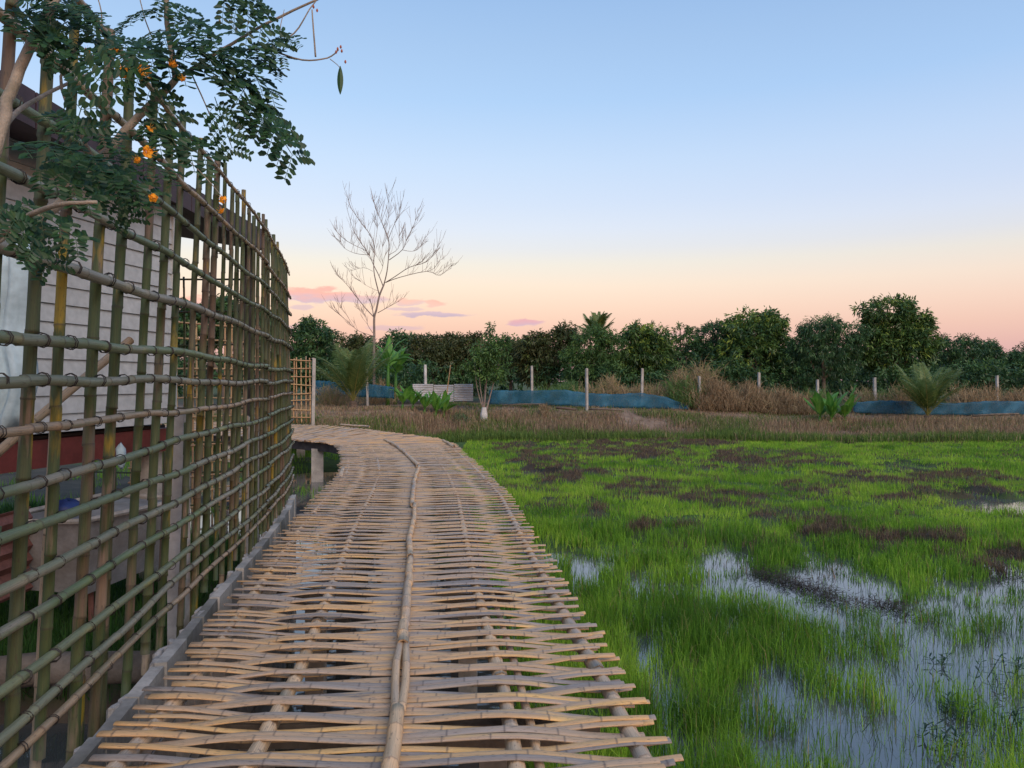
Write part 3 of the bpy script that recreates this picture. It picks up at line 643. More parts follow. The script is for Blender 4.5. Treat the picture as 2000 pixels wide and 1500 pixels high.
tie_me = tm.mesh('cord_tie'); tie_me.materials.append(M['cord']); far_ties = MB(); nt = 0
for k, (dz, mt_, r) in enumerate(zip(RZ, RC, RR)):
    brk = 8.4 + rng.uniform(-.15, .15); z = EYE + dz
    for (ya, yb, zo, rr_) in ((1.5, brk, 0, r), (brk - .12, 11.6 + rng.uniform(-.1, .15), rng.uniform(-.03, .0) + (.03 if dz < -.1 else 0), r * .9)):
        wob = rng.uniform(0, 9); wa = .012
        path = lambda y: fpos(y, z + zo + wa * math.sin(y * 1.3 + wob) + .006 * math.sin(y * 4 + wob), .024 + rr_)
        pts = [path(q) for q in np.arange(ya, yb, .22)] + [path(yb)]
        mb = MB(); bamboo(mb, pts, rr_ * 1.06, rr_ * .86, .29, 8, .007); mb.build('rail', mt_, fence)
        for (py_, sl_) in poles:
            yq = py_ + sl_ * (z - 2.6)
            if not (ya + .05 < yq < yb - .03): continue
            c = path(yq) + Vector((rng.uniform(-.003, .003), rng.uniform(-.02, .02), 0)); s_ = rr_ * rng.uniform(1.1, 1.2); ez = rng.uniform(-.25, .25)
            if py_ < 7.4 and py_ > 2.4 and nt < 290:
                o = bpy.data.objects.new('cord_tie', tie_me); C.objects.link(o); o.parent = fence; o.matrix_parent_inverse = Matrix.Translation(-fence.location)
                o.location = c; o.scale = (s_ * 1.04, .021, s_ * 1.04); o.rotation_euler = (rng.uniform(-.2, .2), rng.uniform(0, 6), .14 + ez); nt += 1
            elif py_ > 2.4:
                mx = Matrix.Translation(c) @ Matrix.Rotation(.14 + ez, 4, 'Z') @ Matrix.Diagonal((s_ * 1.05, .02, s_ * 1.05, 1)); far_ties.add([mx @ Vector(q) for q in tm.v], tm.f)
setp(far_ties.build('far_cord_ties', 'cord', fence), None, None, None, 'stuff')
mb = MB(); bamboo(mb, [P(255, 664, 4.75), P(130, 768, 4.3), P(-30, 905, 3.85)], .026, .026, .3, 8, .004); mb.build('brace', 'rail_brown', fence)
for (yy_, zt) in [(5.55, 2.35), (8.35, 2.2)]:
    mb = MB(); mb.box((fx(yy_) - .14, yy_, (zt - .3) / 2), (.06, .06, (zt + .3) / 2)); mb.build('concrete_post', 'post', fence)

# fence that returns to the left behind the tall one, and the yellow lattice fences farther on
def lattice(name, a, b, z0, z1, sp, rails, mat, r, label, rail_mat=None, bow=0.0, post=None):
    a, b = Vector((*a, 0)), Vector((*b, 0)); d = b - a; n = max(2, int(d.length / sp)); root = empty(name, (*((a + b) / 2).xy, z0), label, 'fence'); nrm = Vector((d.y, -d.x, 0)).normalized()
    if nrm.y > 0: nrm = -nrm
    pt = lambda t: a + d * t + nrm * bow * math.sin(math.pi * t)
    for i in range(n + 1):
        p = pt(min(1, max(0, i / n + rng.uniform(-.2, .2) / n))); zt = z1 + rng.uniform(-.06, .08); lx = rng.uniform(-.02, .02)
        mb = MB(); bamboo(mb, [p + Vector((0, 0, z0)), p + Vector((lx, 0, (z0 + zt) / 2)), p + Vector((lx * 2, 0, zt))], r, r * .85, .32, 6, .005, hollow=False); mb.build('pole', mat, root)
    for k in range(rails):
        z = z0 + .2 + (z1 - z0 - .3) * k / max(1, rails - 1); sag = rng.uniform(-.05, .05)
        pts = [pt(t) + nrm * (r * 1.9) + Vector((0, 0, z + sag * math.sin(3 * t + k))) for t in np.linspace(-.02, 1.02, 9)]
        mb = MB(); bamboo(mb, pts, r * .85, r * .75, .32, 6, .006, hollow=False); mb.build('rail', rail_mat or mat, root)
    return root
lattice('bamboo_lattice_fence', (-3.62, 11.75), (-7.0, 12.4), -.1, EYE + 1.75, .42, 9, 'pole_green', .02, 'sparse dark bamboo fence seen through the tall lattice fence')
lattice('bamboo_lattice_fence', (-7.0, 13.6), (-5.5, 16.6), -.1, EYE + 1.25, .16, 13, 'tan_lattice', .024, 'yellow bamboo lattice seen through the green lattice fence')
lattice('bamboo_lattice_fence', (-9.6, 28.6), (-7.85, 28.9), 1.0, 3.52, .15, 8, 'tan_lattice', .03, 'small yellow bamboo lattice fence beside a pale concrete post', bow=.15)

# ------------------------------------------------------------------ raised house with white siding
W0 = Vector((-3.95, 8.6, 0)); wd = Vector((-.20, -1, 0)).normalized(); wn_ = Vector((1, -.20, 0)).normalized(); WR = Matrix((wd, wn_, Vector((0, 0, 1)))).transposed()
house = empty('raised_house', (-4.6, 6.5, .3), 'raised house with white siding boards behind the bamboo fence', 'house')
mb = MB(); mb.box(W0 + wd * 2.6 - wn_ * 2.03 + Vector((0, 0, 3.45)), (2.58, 2.0, 1.33), WR); mb.build('wall', 'dark', house)  # dark core seen through the board gaps paints the shade lines of the laps
z = 2.12
while z < 4.75:
    mb = MB(); mb.box(W0 + wd * 2.6 + Vector((0, 0, z + .086)) + wn_ * rng.uniform(.0, .003), (2.6, .010, .0838), WR @ Matrix.Rotation(R(7.0), 3, 'X')); mb.build('siding_board', 'siding', house); z += .172
mb = MB(); mb.box(W0 - wd * .03 + Vector((0, 0, 3.45)), (.03, .035, 1.36), WR); mb.build('corner_trim', 'siding', house)
mb = MB(); mb.box(W0 + wd * 2.5 - wn_ * .1 + Vector((0, 0, 1.93)), (2.75, .06, .13), WR); mb.build('floor_beam', 'redbeam', house)
mb = MB(); mb.box(W0 + wd * 2.5 - wn_ * 2.1 + Vector((0, 0, 2.04)), (2.6, 1.95, .05), WR); mb.build('floor', 'dark', house)
for a, b in ((.1, .2), (2.4, .2), (4.8, .2), (.1, 2.6), (2.4, 2.6)):
    mb = MB(); mb.box(W0 + wd * a - wn_ * b + Vector((0, 0, 1.0)), (.09, .09, .85), WR); mb.build('stilt', 'concrete', house)
rf = MB(); rf.add([(-3.78, 3.0, 4.62), (-3.78, 11.6, 4.62), (-9, 11.6, 5.5), (-9, 3.0, 5.5), (-3.78, 3.0, 4.86), (-3.78, 11.6, 4.86), (-9, 11.6, 5.75), (-9, 3.0, 5.75)],
    [(0, 3, 2, 1), (4, 5, 6, 7), (0, 1, 5, 4), (1, 2, 6, 5), (2, 3, 7, 6), (3, 0, 4, 7)]); roof = rf.build('roof', 'roof', house)
for i in range(15):
    mb = MB(); y0 = 3.3 + i * .57; mb.box((-3.77, y0, 4.74), (.014, .275, .145)); mb.build('fascia_board', 'roof', roof)
mb = MB(); mb.box((-4.0, 11.3, 2.5), (.06, .06, 2.2)); mb.build('porch_post', 'dark', house)
# things in the yard
cur = MB(); nu, nv = 26, 12; vs = []
for j in range(nv):
    for i in range(nu):
        t = i / (nu - 1); q = P(2 + 44 * t, 0, 5.0); s_ = j / (nv - 1)
        vs.append((q.x - .35 + .42 * t + .05 * s_ * math.sin(j), 5.0 + .05 * math.sin(t * 21 + s_ * 2) + .02 * math.sin(t * 47), 3.5 - s_ * 1.25 + .03 * math.sin(t * 9)))
cur.add(vs, [(j * nu + i, j * nu + i + 1, (j + 1) * nu + i + 1, (j + 1) * nu + i) for j in range(nv - 1) for i in range(nu - 1)]); cur.smooth = True
tp = cur.build('hanging_tarp', 'tarp'); setp(tp, 'pale blue tarp hanging in folds beside the white siding', 'tarp')
sm = tp.modifiers.new('thickness', 'SOLIDIFY'); sm.thickness = .008
ct = empty('hand_cart', (-4.1, 8.2, .35), 'dirty white tray cart standing under the raised house', 'cart')
def prism(mb, poly_bot, poly_top):
    n = len(poly_bot); mb.add([Vector(p) for p in poly_bot + poly_top], [tuple(range(n - 1, -1, -1)), tuple(range(n, 2 * n))] + [(j, (j + 1) % n, n + (j + 1) % n, n + j) for j in range(n)])
a = P(90, 1040, 6.6); b = P(205, 1090, 6.9); c_ = P(318, 1010, 7.4); 
mb = MB(); prism(mb, [(-4.35, 6.5, .78), (-3.75, 6.55, .72), (-3.45, 7.5, .8), (-4.2, 7.7, .8)], [(-4.5, 6.35, 1.38), (-3.72, 6.4, 1.38), (-3.35, 7.55, 1.38), (-4.3, 7.85, 1.38)]); mb.build('tray', 'whitetub', ct)
mb = MB(); mb.tube([(-4.53, 6.32, 1.4), (-3.69, 6.37, 1.4), (-3.32, 7.58, 1.4), (-4.33, 7.9, 1.4), (-4.53, 6.32, 1.4)], .025, 6); mb.build('rim', 'concrete', ct)
for p in ((-4.2, 6.7), (-3.8, 6.7), (-3.6, 7.4), (-4.1, 7.5)):
    mb = MB(); mb.tube([(*p, .3), (*p, .8)], .025, 6); mb.build('leg', 'rust', ct)
rs = MB(); vs = []
for i in range(25):
    for j in range(2): vs.append((-4.15 + .02 * math.sin(i * math.pi / 2), 5.9 + j * .5, .8 + i * .03))
rs.add(vs, [(2 * i, 2 * i + 1, 2 * i + 3, 2 * i + 2) for i in range(24)]); o = rs.build('corrugated_sheet', 'rust'); setp(o, 'rusty red corrugated sheet standing in the yard behind the fence', 'metal sheet'); o.modifiers.new('t', 'SOLIDIFY').thickness = .006
def lump(name, c, rx, ry, rz, mat, label, cat):
    mb = MB(); vs = []; nu, nv = 10, 7
    for j in range(nv):
        for i in range(nu):
            A = 2 * math.pi * i / nu; B = math.pi * j / (nv - 1); k = rng.uniform(.82, 1.15); vs.append((c[0] + rx * k * math.cos(A) * math.sin(B), c[1] + ry * k * math.sin(A) * math.sin(B), c[2] + rz * k * math.cos(B)))
    mb.add(vs, [(j * nu + i, (j + 1) * nu + i, (j + 1) * nu + (i + 1) % nu, j * nu + (i + 1) % nu) for j in range(nv - 1) for i in range(nu)]); mb.smooth = True
    return setp(mb.build(name, mat), label, cat)
lump('blue_sack', (-4.05, 6.75, 1.44), .13, .15, .09, 'bluebag', 'crumpled dark blue sack resting on the white tray cart', 'sack')
lump('pale_cloth', (-3.9, 7.4, 1.86), .05, .05, .13, 'tarp', 'small pale cloth hanging under the red floor beam', 'cloth')
mb = MB(); mb.tube([(-4.3, 5.35, .42), (-3.5, 5.5, .47), (-2.55, 5.3, .56)], [.13, .12, .11], 8, u=0.0); mb.smooth = True; setp(mb.build('log', 'oldwood'), 'grey weathered log lying along the yard edge behind the fence', 'log')

# ------------------------------------------------------------------ near flowering shrub, top left
def leaf6(mb, p, d, side, L, W, tint, cup=.1):
    d = d.normalized(); s_ = side.normalized(); n = d.cross(s_)
    mb.add([p, p + d * L * .3 + s_ * W * .42 + n * cup * W, p + d * L * .72 + s_ * W * .5 + n * cup * W, p + d * L, p + d * L * .72 - s_ * W * .5 + n * cup * W, p + d * L * .3 - s_ * W * .42 + n * cup * W],
           [(0, 1, 2, 3), (0, 3, 4, 5)], tint=tint)
def frond_mesh(npin, L, seed):
    r_ = random.Random(seed); mb = MB(); rach = smooth_path([(0, 0, 0), (L * .5, 0, .015), (L, 0, -L * .16)], 6)
    mb.tube(rach, [.0022] * (len(rach) - 1) + [.001], 4, tint=.7)
    for i in range(npin):
        t = .18 + .82 * i / (npin - 1); q = resample(rach, [t * plen(rach) * .999])[0]
        for s_ in (-1, 1):
            pl = L * (.34 - .08 * abs(t - .5)) * r_.uniform(.95, 1.2); dr = Vector((.55, s_, r_.uniform(-.25, .1))).normalized(); nl = 5
            pts = [q + dr * pl * k / 6 + Vector((0, 0, -.03 * (k / 6) ** 2)) for k in range(7)]; mb.tube(pts, .0012, 3, tint=.6)
            for k in range(nl):
                f = (k + .7) / nl; b = q + dr * pl * f + Vector((0, 0, -.03 * f * f))
                for e in (-1, 1):
                    if r_.random() < .05: continue
                    ld = (dr * .35 + Vector((-dr.y, dr.x, 0)) * e + Vector((0, 0, r_.uniform(-.35, .15)))).normalized(); leaf6(mb, b, ld, dr + Vector((0, 0, r_.uniform(-.4, .4))), .037 * r_.uniform(.7, 1.2), .0215 * r_.uniform(.8, 1.15), r_.uniform(.1, .8), .15)
    return mb.mesh('leaf_frond')
FR = [frond_mesh(4, .22, 1), frond_mesh(5, .26, 2), frond_mesh(4, .2, 3), frond_mesh(5, .28, 4)]
for m in FR: m.materials.append(M['shrub'])
shrub = empty('flowering_shrub', (-1.79, 1.55, 0), 'near flowering shrub with feathery leaves and orange blossoms over the fence', 'shrub')
def branch(pp, r0, r1, name='branch', mat='stem'):
    pts = smooth_path(pp, 4); n = len(pts); mb = MB(); mb.tube([p + Vector((rng.uniform(-1, 1), rng.uniform(-1, 1), rng.uniform(-1, 1))) * r0 * .12 for p in pts], [r0 + (r1 - r0) * i / (n - 1) for i in range(n)], 8); mb.smooth = True
    return mb.build(name, mat, shrub)
branch([(-1.78, 1.55, -.2), (-1.72, 1.62, 1.2), P(-190, 700, 1.75), P(-60, 420, 1.85), P(0, 262, 1.9), P(22, 180, 1.95), P(62, 88, 2.0), P(108, 0, 2.05), P(150, -110, 2.1)], .019, .0115, 'trunk')
branch([P(-150, 620, 1.78), P(-20, 475, 1.95), P(105, 408, 2.15), P(188, 322, 2.25), P(245, 258, 2.3), P(300, 200, 2.35), P(345, 157, 2.4)], .016, .0105)
branch([P(345, 157, 2.4), P(335, 95, 2.4), P(326, 30, 2.4), P(326, -60, 2.4)], .010, .007)
branch([P(345, 157, 2.4), P(372, 138, 2.42), P(432, 100, 2.45), P(520, 48, 2.5), P(620, 0, 2.5), P(660, -20, 2.5)], .0075, .0025)
branch([P(440, 100, 2.45), P(520, 98, 2.5), P(590, 118, 2.5), P(640, 114, 2.52), P(662, 98, 2.52)], .0035, .002)
branch([P(520, 98, 2.5), P(575, 66, 2.5), P(605, 20, 2.5), P(625, -5, 2.5)], .003, .0015)
branch([P(0, 262, 1.9), P(40, 215, 2.1), P(120, 170, 2.3), P(210, 130, 2.4)], .008, .004)
branch([P(188, 322, 2.25), P(150, 240, 2.2), P(120, 150, 2.2), P(180, 60, 2.2)], .007, .003)
branch([P(-20, 475, 1.95), P(60, 420, 1.8), P(120, 400, 1.7), P(190, 395, 1.7)], .008, .004)
branch([P(555, 95, 2.5), P(548, 60, 2.5), P(556, 20, 2.5)], .002, .001); branch([P(610, 20, 2.5), P(613, 60, 2.5), P(617, 112, 2.5)], .0022, .003, 'seed_pod')
branch([P(300, 78, 2.4), P(285, 40, 2.4), P(272, -10, 2.4)], .002, .0015); branch([P(180, 120, 2.3), P(200, 40, 2.3), P(190, -10, 2.3)], .0025, .0015)
branch([P(372, 138, 2.42), P(400, 200, 2.4), P(415, 235, 2.4)], .0025, .0015)
branch([P(300, 200, 2.35), P(345, 285, 2.33), P(405, 350, 2.31), P(438, 392, 2.3), P(437, 416, 2.3)], .0018, .0009)
def frond(px, py, d, ang, sz=1.0, tilt=None, yaw=None):
    """leaf hung at a spot, pointing along ang (degrees, clockwise from right) as seen from the walkway"""
    o = bpy.data.objects.new('leaf_frond', FR[rng.randrange(4)]); C.objects.link(o); o.parent = shrub; o.matrix_parent_inverse = Matrix.Translation(-shrub.location)
    a = R(ang); dv = Vector((math.cos(a), rng.uniform(-.5, .5) if yaw is None else yaw, -math.sin(a))).normalized()
    up = Vector((rng.uniform(-.4, .4), -.75 + rng.uniform(-.45, .3), .75)); up = (up - dv * up.dot(dv)).normalized(); sd2 = up.cross(dv)
    m = Matrix((dv, sd2, up)).transposed().to_4x4(); o.matrix_basis = Matrix.Translation(P(px, py, d)) @ m @ Matrix.Scale(sz * .8, 4)
for q in [(330, 95, 2.4, -10, .9), (345, 90, 2.4, 25, 1.1), (372, 92, 2.42, 15, 1.15), (395, 110, 2.42, 35, 1.15), (430, 100, 2.45, 20, .9), (440, 130, 2.45, 50, 1.2), (470, 185, 2.45, 45, 1.15), (490, 215, 2.45, 42, .9),
          (420, 190, 2.4, 70, .8), (500, 105, 2.5, 30, .55), (515, 90, 2.5, -10, .5), (480, 90, 2.48, 10, .6), (330, 30, 2.4, 20, .7), (322, 20, 2.4, 160, .7), (328, 60, 2.4, 150, .6), (300, 0, 2.4, 30, .8), (420, -10, 2.4, 35, 1.0), (440, -25, 2.4, 30, .8),
          (280, 90, 2.3, -5, 1.1), (240, 95, 2.3, 10, 1.1), (230, 120, 2.3, 40, 1.0), (180, 70, 2.25, 20, .9), (250, 255, 2.3, 12, 1.1), (262, 240, 2.3, 18, .9), (-10, 395, 1.75, 50, .8), (10, 400, 1.8, 20, .9), (30, 410, 1.9, 55, .7), (60, 330, 1.85, 20, .9), (10, 290, 1.8, -10, 1.0), (90, 320, 2.0, 5, 1.0), 
          (140, 330, 2.1, 10, .9), (180, 320, 2.2, 30, .8), (200, 300, 2.2, 5, .8), (190, 330, 2.2, 60, .7), (60, 230, 2.0, 0, .9), (120, 240, 2.2, 10, .8), (0, 20, 1.95, 15, .9), (0, -20, 1.95, 10, 1.0), (100, 20, 2.1, 15, .8), (110, 0, 2.1, 30, .9)]: frond(*q)
for i in range(3):
    while True:
        px, py = rng.uniform(-30, 220), rng.uniform(80, 350)
        if ((px - 80) / 150) ** 2 + ((py - 215) / 140) ** 2 < 1: break
    frond(px, py, rng.uniform(1.75, 2.4), rng.gauss(15, 35), rng.uniform(.6, .95))
for i in range(5): frond(rng.uniform(-20, 120), rng.uniform(-20, 90), rng.uniform(1.9, 2.2), rng.gauss(20, 50), rng.uniform(.7, 1.0))
fm = MB()
for i in range(5):
    a = 2 * math.pi * i / 5; vs = []; 
    for j in range(4):
        for k in range(5):
            t = j / 3; w = math.sin(math.pi * (.15 + .75 * t)) * .013 * (k / 2 - 1); r_ = .004 + t * .022; vs.append((math.cos(a) * r_ - math.sin(a) * w, math.sin(a) * r_ + math.cos(a) * w, .006 + .010 * t + rng.uniform(-.003, .003) * (1 + t)))
    fm.add(vs, [(j * 5 + k, j * 5 + k + 1, (j + 1) * 5 + k + 1, (j + 1) * 5 + k) for j in range(3) for k in range(4)])
for i in range(7):
    a = 6.28 * i / 7; fm.tube([(0, 0, 0), (.012 * math.cos(a), .012 * math.sin(a), .03), (.022 * math.cos(a), .022 * math.sin(a), .045)], .0007, 3)
fme = fm.mesh('blossom'); fme.materials.append(M['petal'])
for (px, py, d, s_) in [(177, 126, 2.3, .8), (265, 141, 2.3, 1.0), (246, 147, 2.3, .9), (172, 104, 2.3, .5), (290, 255, 2.3, .55), (284, 297, 2.25, .8), (300, 388, 2.3, .6), (338, 130, 2.4, .6), (362, 158, 2.4, .5), (272, 316, 2.25, .5), (438, 392, 2.5, .6), (436, 415, 2.5, .5), (230, 105, 2.3, .5)]:
    o = bpy.data.objects.new('blossom', fme); C.objects.link(o); o.parent = shrub; o.matrix_parent_inverse = Matrix.Translation(-shrub.location); o.location = P(px, py, d - .2); o.scale = (s_ * .85,) * 3; o.rotation_euler = (R(60) + rng.uniform(-.7, .7), rng.uniform(-.6, .6), rng.uniform(0, 6))
pd = MB(); vs = []
for j in range(9):
    t = j / 8; c = P(665, 130 + 55 * t, 2.52); w = .0105 * math.sin(math.pi * min(1, t * .96 + .02)) ** .8; vs += [(c.x - w, c.y, c.z), (c.x, c.y - .003, c.z), (c.x + w, c.y, c.z), (c.x, c.y + .003, c.z)]
pd.add(vs, [(j * 4 + k, j * 4 + (k + 1) % 4, (j + 1) * 4 + (k + 1) % 4, (j + 1) * 4 + k) for j in range(8) for k in range(4)], tint=.7); pd.build('seed_pod', 'shrub', shrub)
branch([P(645, 116, 2.52), P(660, 128, 2.52), P(665, 135, 2.52)], .0014, .001)
for (px, py) in [(430, 42), (442, 30), (452, 36), (453, 28), (470, 50), (462, 58), (478, 52), (486, 45), (497, 56), (660, 97), (666, 93), (668, 101), (657, 103), (675, 122), (613, 15), (620, 22)]:
    mb = MB(); c = P(px, py, 2.5); e = P((px + 470) / 2, (py + 78) / 2, 2.5) if px < 600 else c; mb.tube([c + Vector((0, 0, .006)), c, c - Vector((0, 0, .005))], [.002, .0042, .0015], 6)
    if px < 600: mb.tube([c, P(470, 72, 2.48)], .0008, 3)
    mb.build('bud', 'redbud' if px > 600 else 'stem', shrub)

# ------------------------------------------------------------------ trees beyond the bank
def crown_mesh(lobes, nclu, nleaf, L, W, droop, seed, shell=(.72, 1.03), hi=.35, flat=0):
    r = np.random.default_rng(seed); lob = np.array(lobes, float); area = (lob[:, 3] * lob[:, 4] + lob[:, 3] * lob[:, 5]); pk = r.choice(len(lob), nclu, p=area / area.sum())
    d = r.normal(0, 1, (nclu, 3)); d /= np.linalg.norm(d, axis=1)[:, None]; rad = np.where(r.random(nclu) < .2, r.uniform(.3, .75, nclu), r.uniform(*shell, nclu)); rad *= (1 + .16 * np.sin(d[:, 0] * 5 + seed) * np.cos(d[:, 2] * 6 + seed))
    c = lob[pk, :3] + d * lob[pk, 3:6] * rad[:, None]; c += r.normal(0, .06, c.shape)
    tint_c = np.clip(.40 + .23 * r.normal(0, 1, nclu) + hi * np.clip(d[:, 2], 0, 1) * (r.random(nclu) < .45), 0, 1)  # upper clusters tinted lighter: yellowish new growth, plus top light put into the colour
    n = nclu * nleaf; C0 = np.repeat(c, nleaf, 0); D0 = np.repeat(d, nleaf, 0); ld = D0 * .6 + r.normal(0, .75, (n, 3)); ld[:, 2] -= droop; ld /= np.linalg.norm(ld, axis=1)[:, None]
    p0 = C0 + ld * .05 + r.normal(0, L * .24, (n, 3)); ll = L * r.uniform(.6, 1.25, n)[:, None]; sd_ = np.cross(ld, r.normal(0, 1, (n, 3))); sd_ /= np.linalg.norm(sd_, axis=1)[:, None]; sd_ *= W * .5
    mid = p0 + ld * ll * .5; tip = p0 + ld * ll; tip[:, 2] -= L * .12
    V = np.stack([p0, mid + sd_, tip, mid - sd_], 1).reshape(-1, 3); Q = np.arange(n * 4).reshape(-1, 4)
    tn = np.clip(np.repeat(tint_c, nleaf) + r.normal(0, .07, n), 0, 1)
    return np_mesh('crown', V, None, Q, {'tint': np.repeat(tn, 4)})
def tree(name, d, lobes_px, mat, label, cat='tree', leaf=(.30, .085), clusters=420, nleaf=14, droop=.45, trunk=True, group='trees beyond the bank', base_y=None, hi=.35, bark='bark', tr=.16, shell=(.72, 1.03)):
    s_ = d / F; lobes = []
    for (px, py, rx, ry) in lobes_px:
        q = P(px, py, d); lobes.append((q.x, q.y + rng.uniform(-.4, .4), q.z, rx * s_, rx * s_ * .95, ry * s_))
    for l in list(lobes):
        for _ in range(3):
            a = rng.uniform(-.3, math.pi + .3); k = rng.uniform(.26, .42); lobes.append((l[0] + math.cos(a) * l[3] * .9, l[1] + rng.uniform(-.5, .3) * l[4], l[2] + math.sin(a) * l[5] * .85, l[3] * k, l[4] * k, l[5] * k))
    main = lobes[:len(lobes_px)]; cx = sum(l[0] for l in main) / len(main); gz = float(height(cx, d)); root = empty(name, (cx, d, gz), label, cat, group); ar = sum(l[3] * l[5] for l in lobes)
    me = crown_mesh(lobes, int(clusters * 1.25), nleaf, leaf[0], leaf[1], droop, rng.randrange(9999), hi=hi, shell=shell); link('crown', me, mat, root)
    if trunk:
        top = max(lobes, key=lambda l: l[2]); fork = Vector((cx, d, gz + (top[2] - gz) * .35)); mb = MB(); mb.tube(smooth_path([(cx + rng.uniform(-.2, .2), d, gz - .2), (cx, d, (gz + fork.z) / 2), fork], 3), [tr * (1 - .06 * i) for i in range(7)], 8); mb.smooth = True; mb.build('trunk', bark, root)
        for l in main:
            mb = MB(); e = Vector(l[:3]); mb.tube(smooth_path([fork, fork.lerp(e, .5) + Vector((0, 0, -.2)), e + Vector((0, 0, l[5] * .4))], 3), [tr * .6 * (1 - .11 * i) for i in range(7)], 6); mb.smooth = True; mb.build('limb', bark, root)
    return root
tree('mango_tree', 44, [(600, 668, 42, 40), (575, 690, 34, 45), (628, 672, 24, 30), (605, 715, 50, 40)], 'mango_dark', 'dark round tree just right of the tall fence, above the small yellow lattice', clusters=520, tr=.15)
tree('mango_tree', 50, [(665, 690, 40, 38), (640, 715, 40, 35), (700, 690, 34, 32)], 'brownleaf', 'low dark tree behind the young coconut palm', clusters=420)
tree('mango_tree', 52, [(775, 690, 36, 36), (815, 685, 34, 30), (745, 705, 40, 40)], 'mango_dark', 'low dark tree behind the banana plant', clusters=420)
tree('scrub_tree', 46, [(835, 690, 36, 32), (860, 700, 40, 36), (845, 665, 14, 12)], 'brownleaf', 'brownish scrub tree right of the banana plant', leaf=(.2, .08), clusters=520)
tree('scrub_tree', 47, [(905, 690, 38, 36), (885, 668, 18, 16), (925, 672, 18, 18)], 'brownleaf', 'brownish scrub tree left of the slender sapling', leaf=(.2, .08), clusters=520)
tree('scrub_tree', 48, [(985, 700, 40, 40), (1010, 690, 26, 28)], 'brownleaf', 'brownish scrub tree right behind the slender sapling', leaf=(.2, .08), clusters=460)
tree('mango_tree', 46, [(1062, 690, 46, 34), (1045, 664, 20, 14), (1095, 670, 36, 24), (1050, 720, 40, 30), (1105, 650, 22, 14)], 'brownleaf', 'purplish brown mango tree left of the coconut palm', clusters=560)
tree('round_tree', 44, [(1165, 690, 56, 46), (1150, 672, 36, 28), (1190, 680, 34, 32), (1150, 720, 50, 36)], 'soft', 'soft round green tree below the tall coconut palm', leaf=(.22, .05), clusters=700, droop=.9)
tree('mango_tree', 45, [(1255, 680, 40, 40), (1240, 655, 26, 18), (1280, 690, 34, 34), (1245, 715, 46, 32)], 'mango', 'dark mango tree right of the round green tree', clusters=560, hi=.5)
tree('sparse_tree', 47, [(1330, 650, 20, 20), (1345, 675, 26, 28), (1322, 680, 16, 20)], 'soft', 'sparse open crowned tree showing sky through its branches', leaf=(.2, .07), clusters=150, nleaf=10)
tree('round_tree', 47, [(1390, 665, 40, 34), (1370, 700, 50, 40), (1425, 690, 46, 46), (1400, 645, 24, 14)], 'mango_dark', 'broad dull green tree between the sparse tree and the large mango', leaf=(.2, .06), clusters=680, droop=.6)
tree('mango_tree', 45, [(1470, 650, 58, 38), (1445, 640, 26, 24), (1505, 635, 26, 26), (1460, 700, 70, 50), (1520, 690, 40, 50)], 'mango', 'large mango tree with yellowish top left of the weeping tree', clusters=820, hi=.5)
tree('round_tree', 43, [(1615, 675, 62, 56), (1600, 645, 36, 26), (1640, 690, 46, 56), (1580, 700, 42, 46)], 'mango_dark', 'dense weeping dark green tree left of the tallest tree', leaf=(.24, .045), clusters=900, droop=1.1)
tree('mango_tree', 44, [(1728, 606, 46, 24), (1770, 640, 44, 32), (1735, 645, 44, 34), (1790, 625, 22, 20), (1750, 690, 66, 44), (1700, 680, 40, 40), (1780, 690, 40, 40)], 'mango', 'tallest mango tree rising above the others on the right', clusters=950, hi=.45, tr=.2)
tree('round_tree', 46, [(1875, 695, 62, 36), (1850, 680, 36, 24), (1905, 700, 50, 36)], 'mango_dark', 'low spreading green tree right of the tallest tree', leaf=(.22, .05), clusters=640, droop=.8)
tree('sparse_tree', 46, [(1945, 700, 16, 16), (1955, 722, 24, 22)], 'brownleaf', 'thin reddish sparse tree between two low green trees', leaf=(.18, .06), clusters=90, nleaf=9)
tree('round_tree', 45, [(1990, 718, 44, 32), (2030, 710, 50, 40)], 'mango_dark', 'low dark tree at the right edge of the photo', leaf=(.22, .05), clusters=480, droop=.8)
tree('mango_tree', 30, [(440, 625, 60, 34), (380, 640, 50, 40), (500, 640, 40, 36)], 'mango_dark', 'dark tree seen through the tall fence above the yellow lattice', clusters=560)
# undergrowth at the foot of the trees reads as one mass
lob = []
for i in range(70):
    px = rng.uniform(560, 2040); d = rng.uniform(42, 46); q = P(px, rng.uniform(728, 752), d); lob.append((q.x, q.y, q.z, rng.uniform(.7, 1.5), .8, rng.uniform(.5, 1.0)))
setp(link('undergrowth', crown_mesh(lob, 2600, 12, .25, .08, .3, 5), 'mango_dark'), 'dark undergrowth at the foot of the far trees', 'undergrowth', None, 'stuff')
lob = []
for i in range(80):
    px = rng.uniform(300, 2100); d = rng.uniform(60, 75); q = P(px, rng.uniform(704, 740), d); lob.append((q.x, q.y, q.z, rng.uniform(2.2, 3.8), 1.5, rng.uniform(1.2, 2.2)))
setp(link('distant_wood', crown_mesh(lob, 5200, 12, .5, .18, .3, 6), 'mango_dark'), 'distant wood behind the row of trees', 'wood', None, 'stuff')

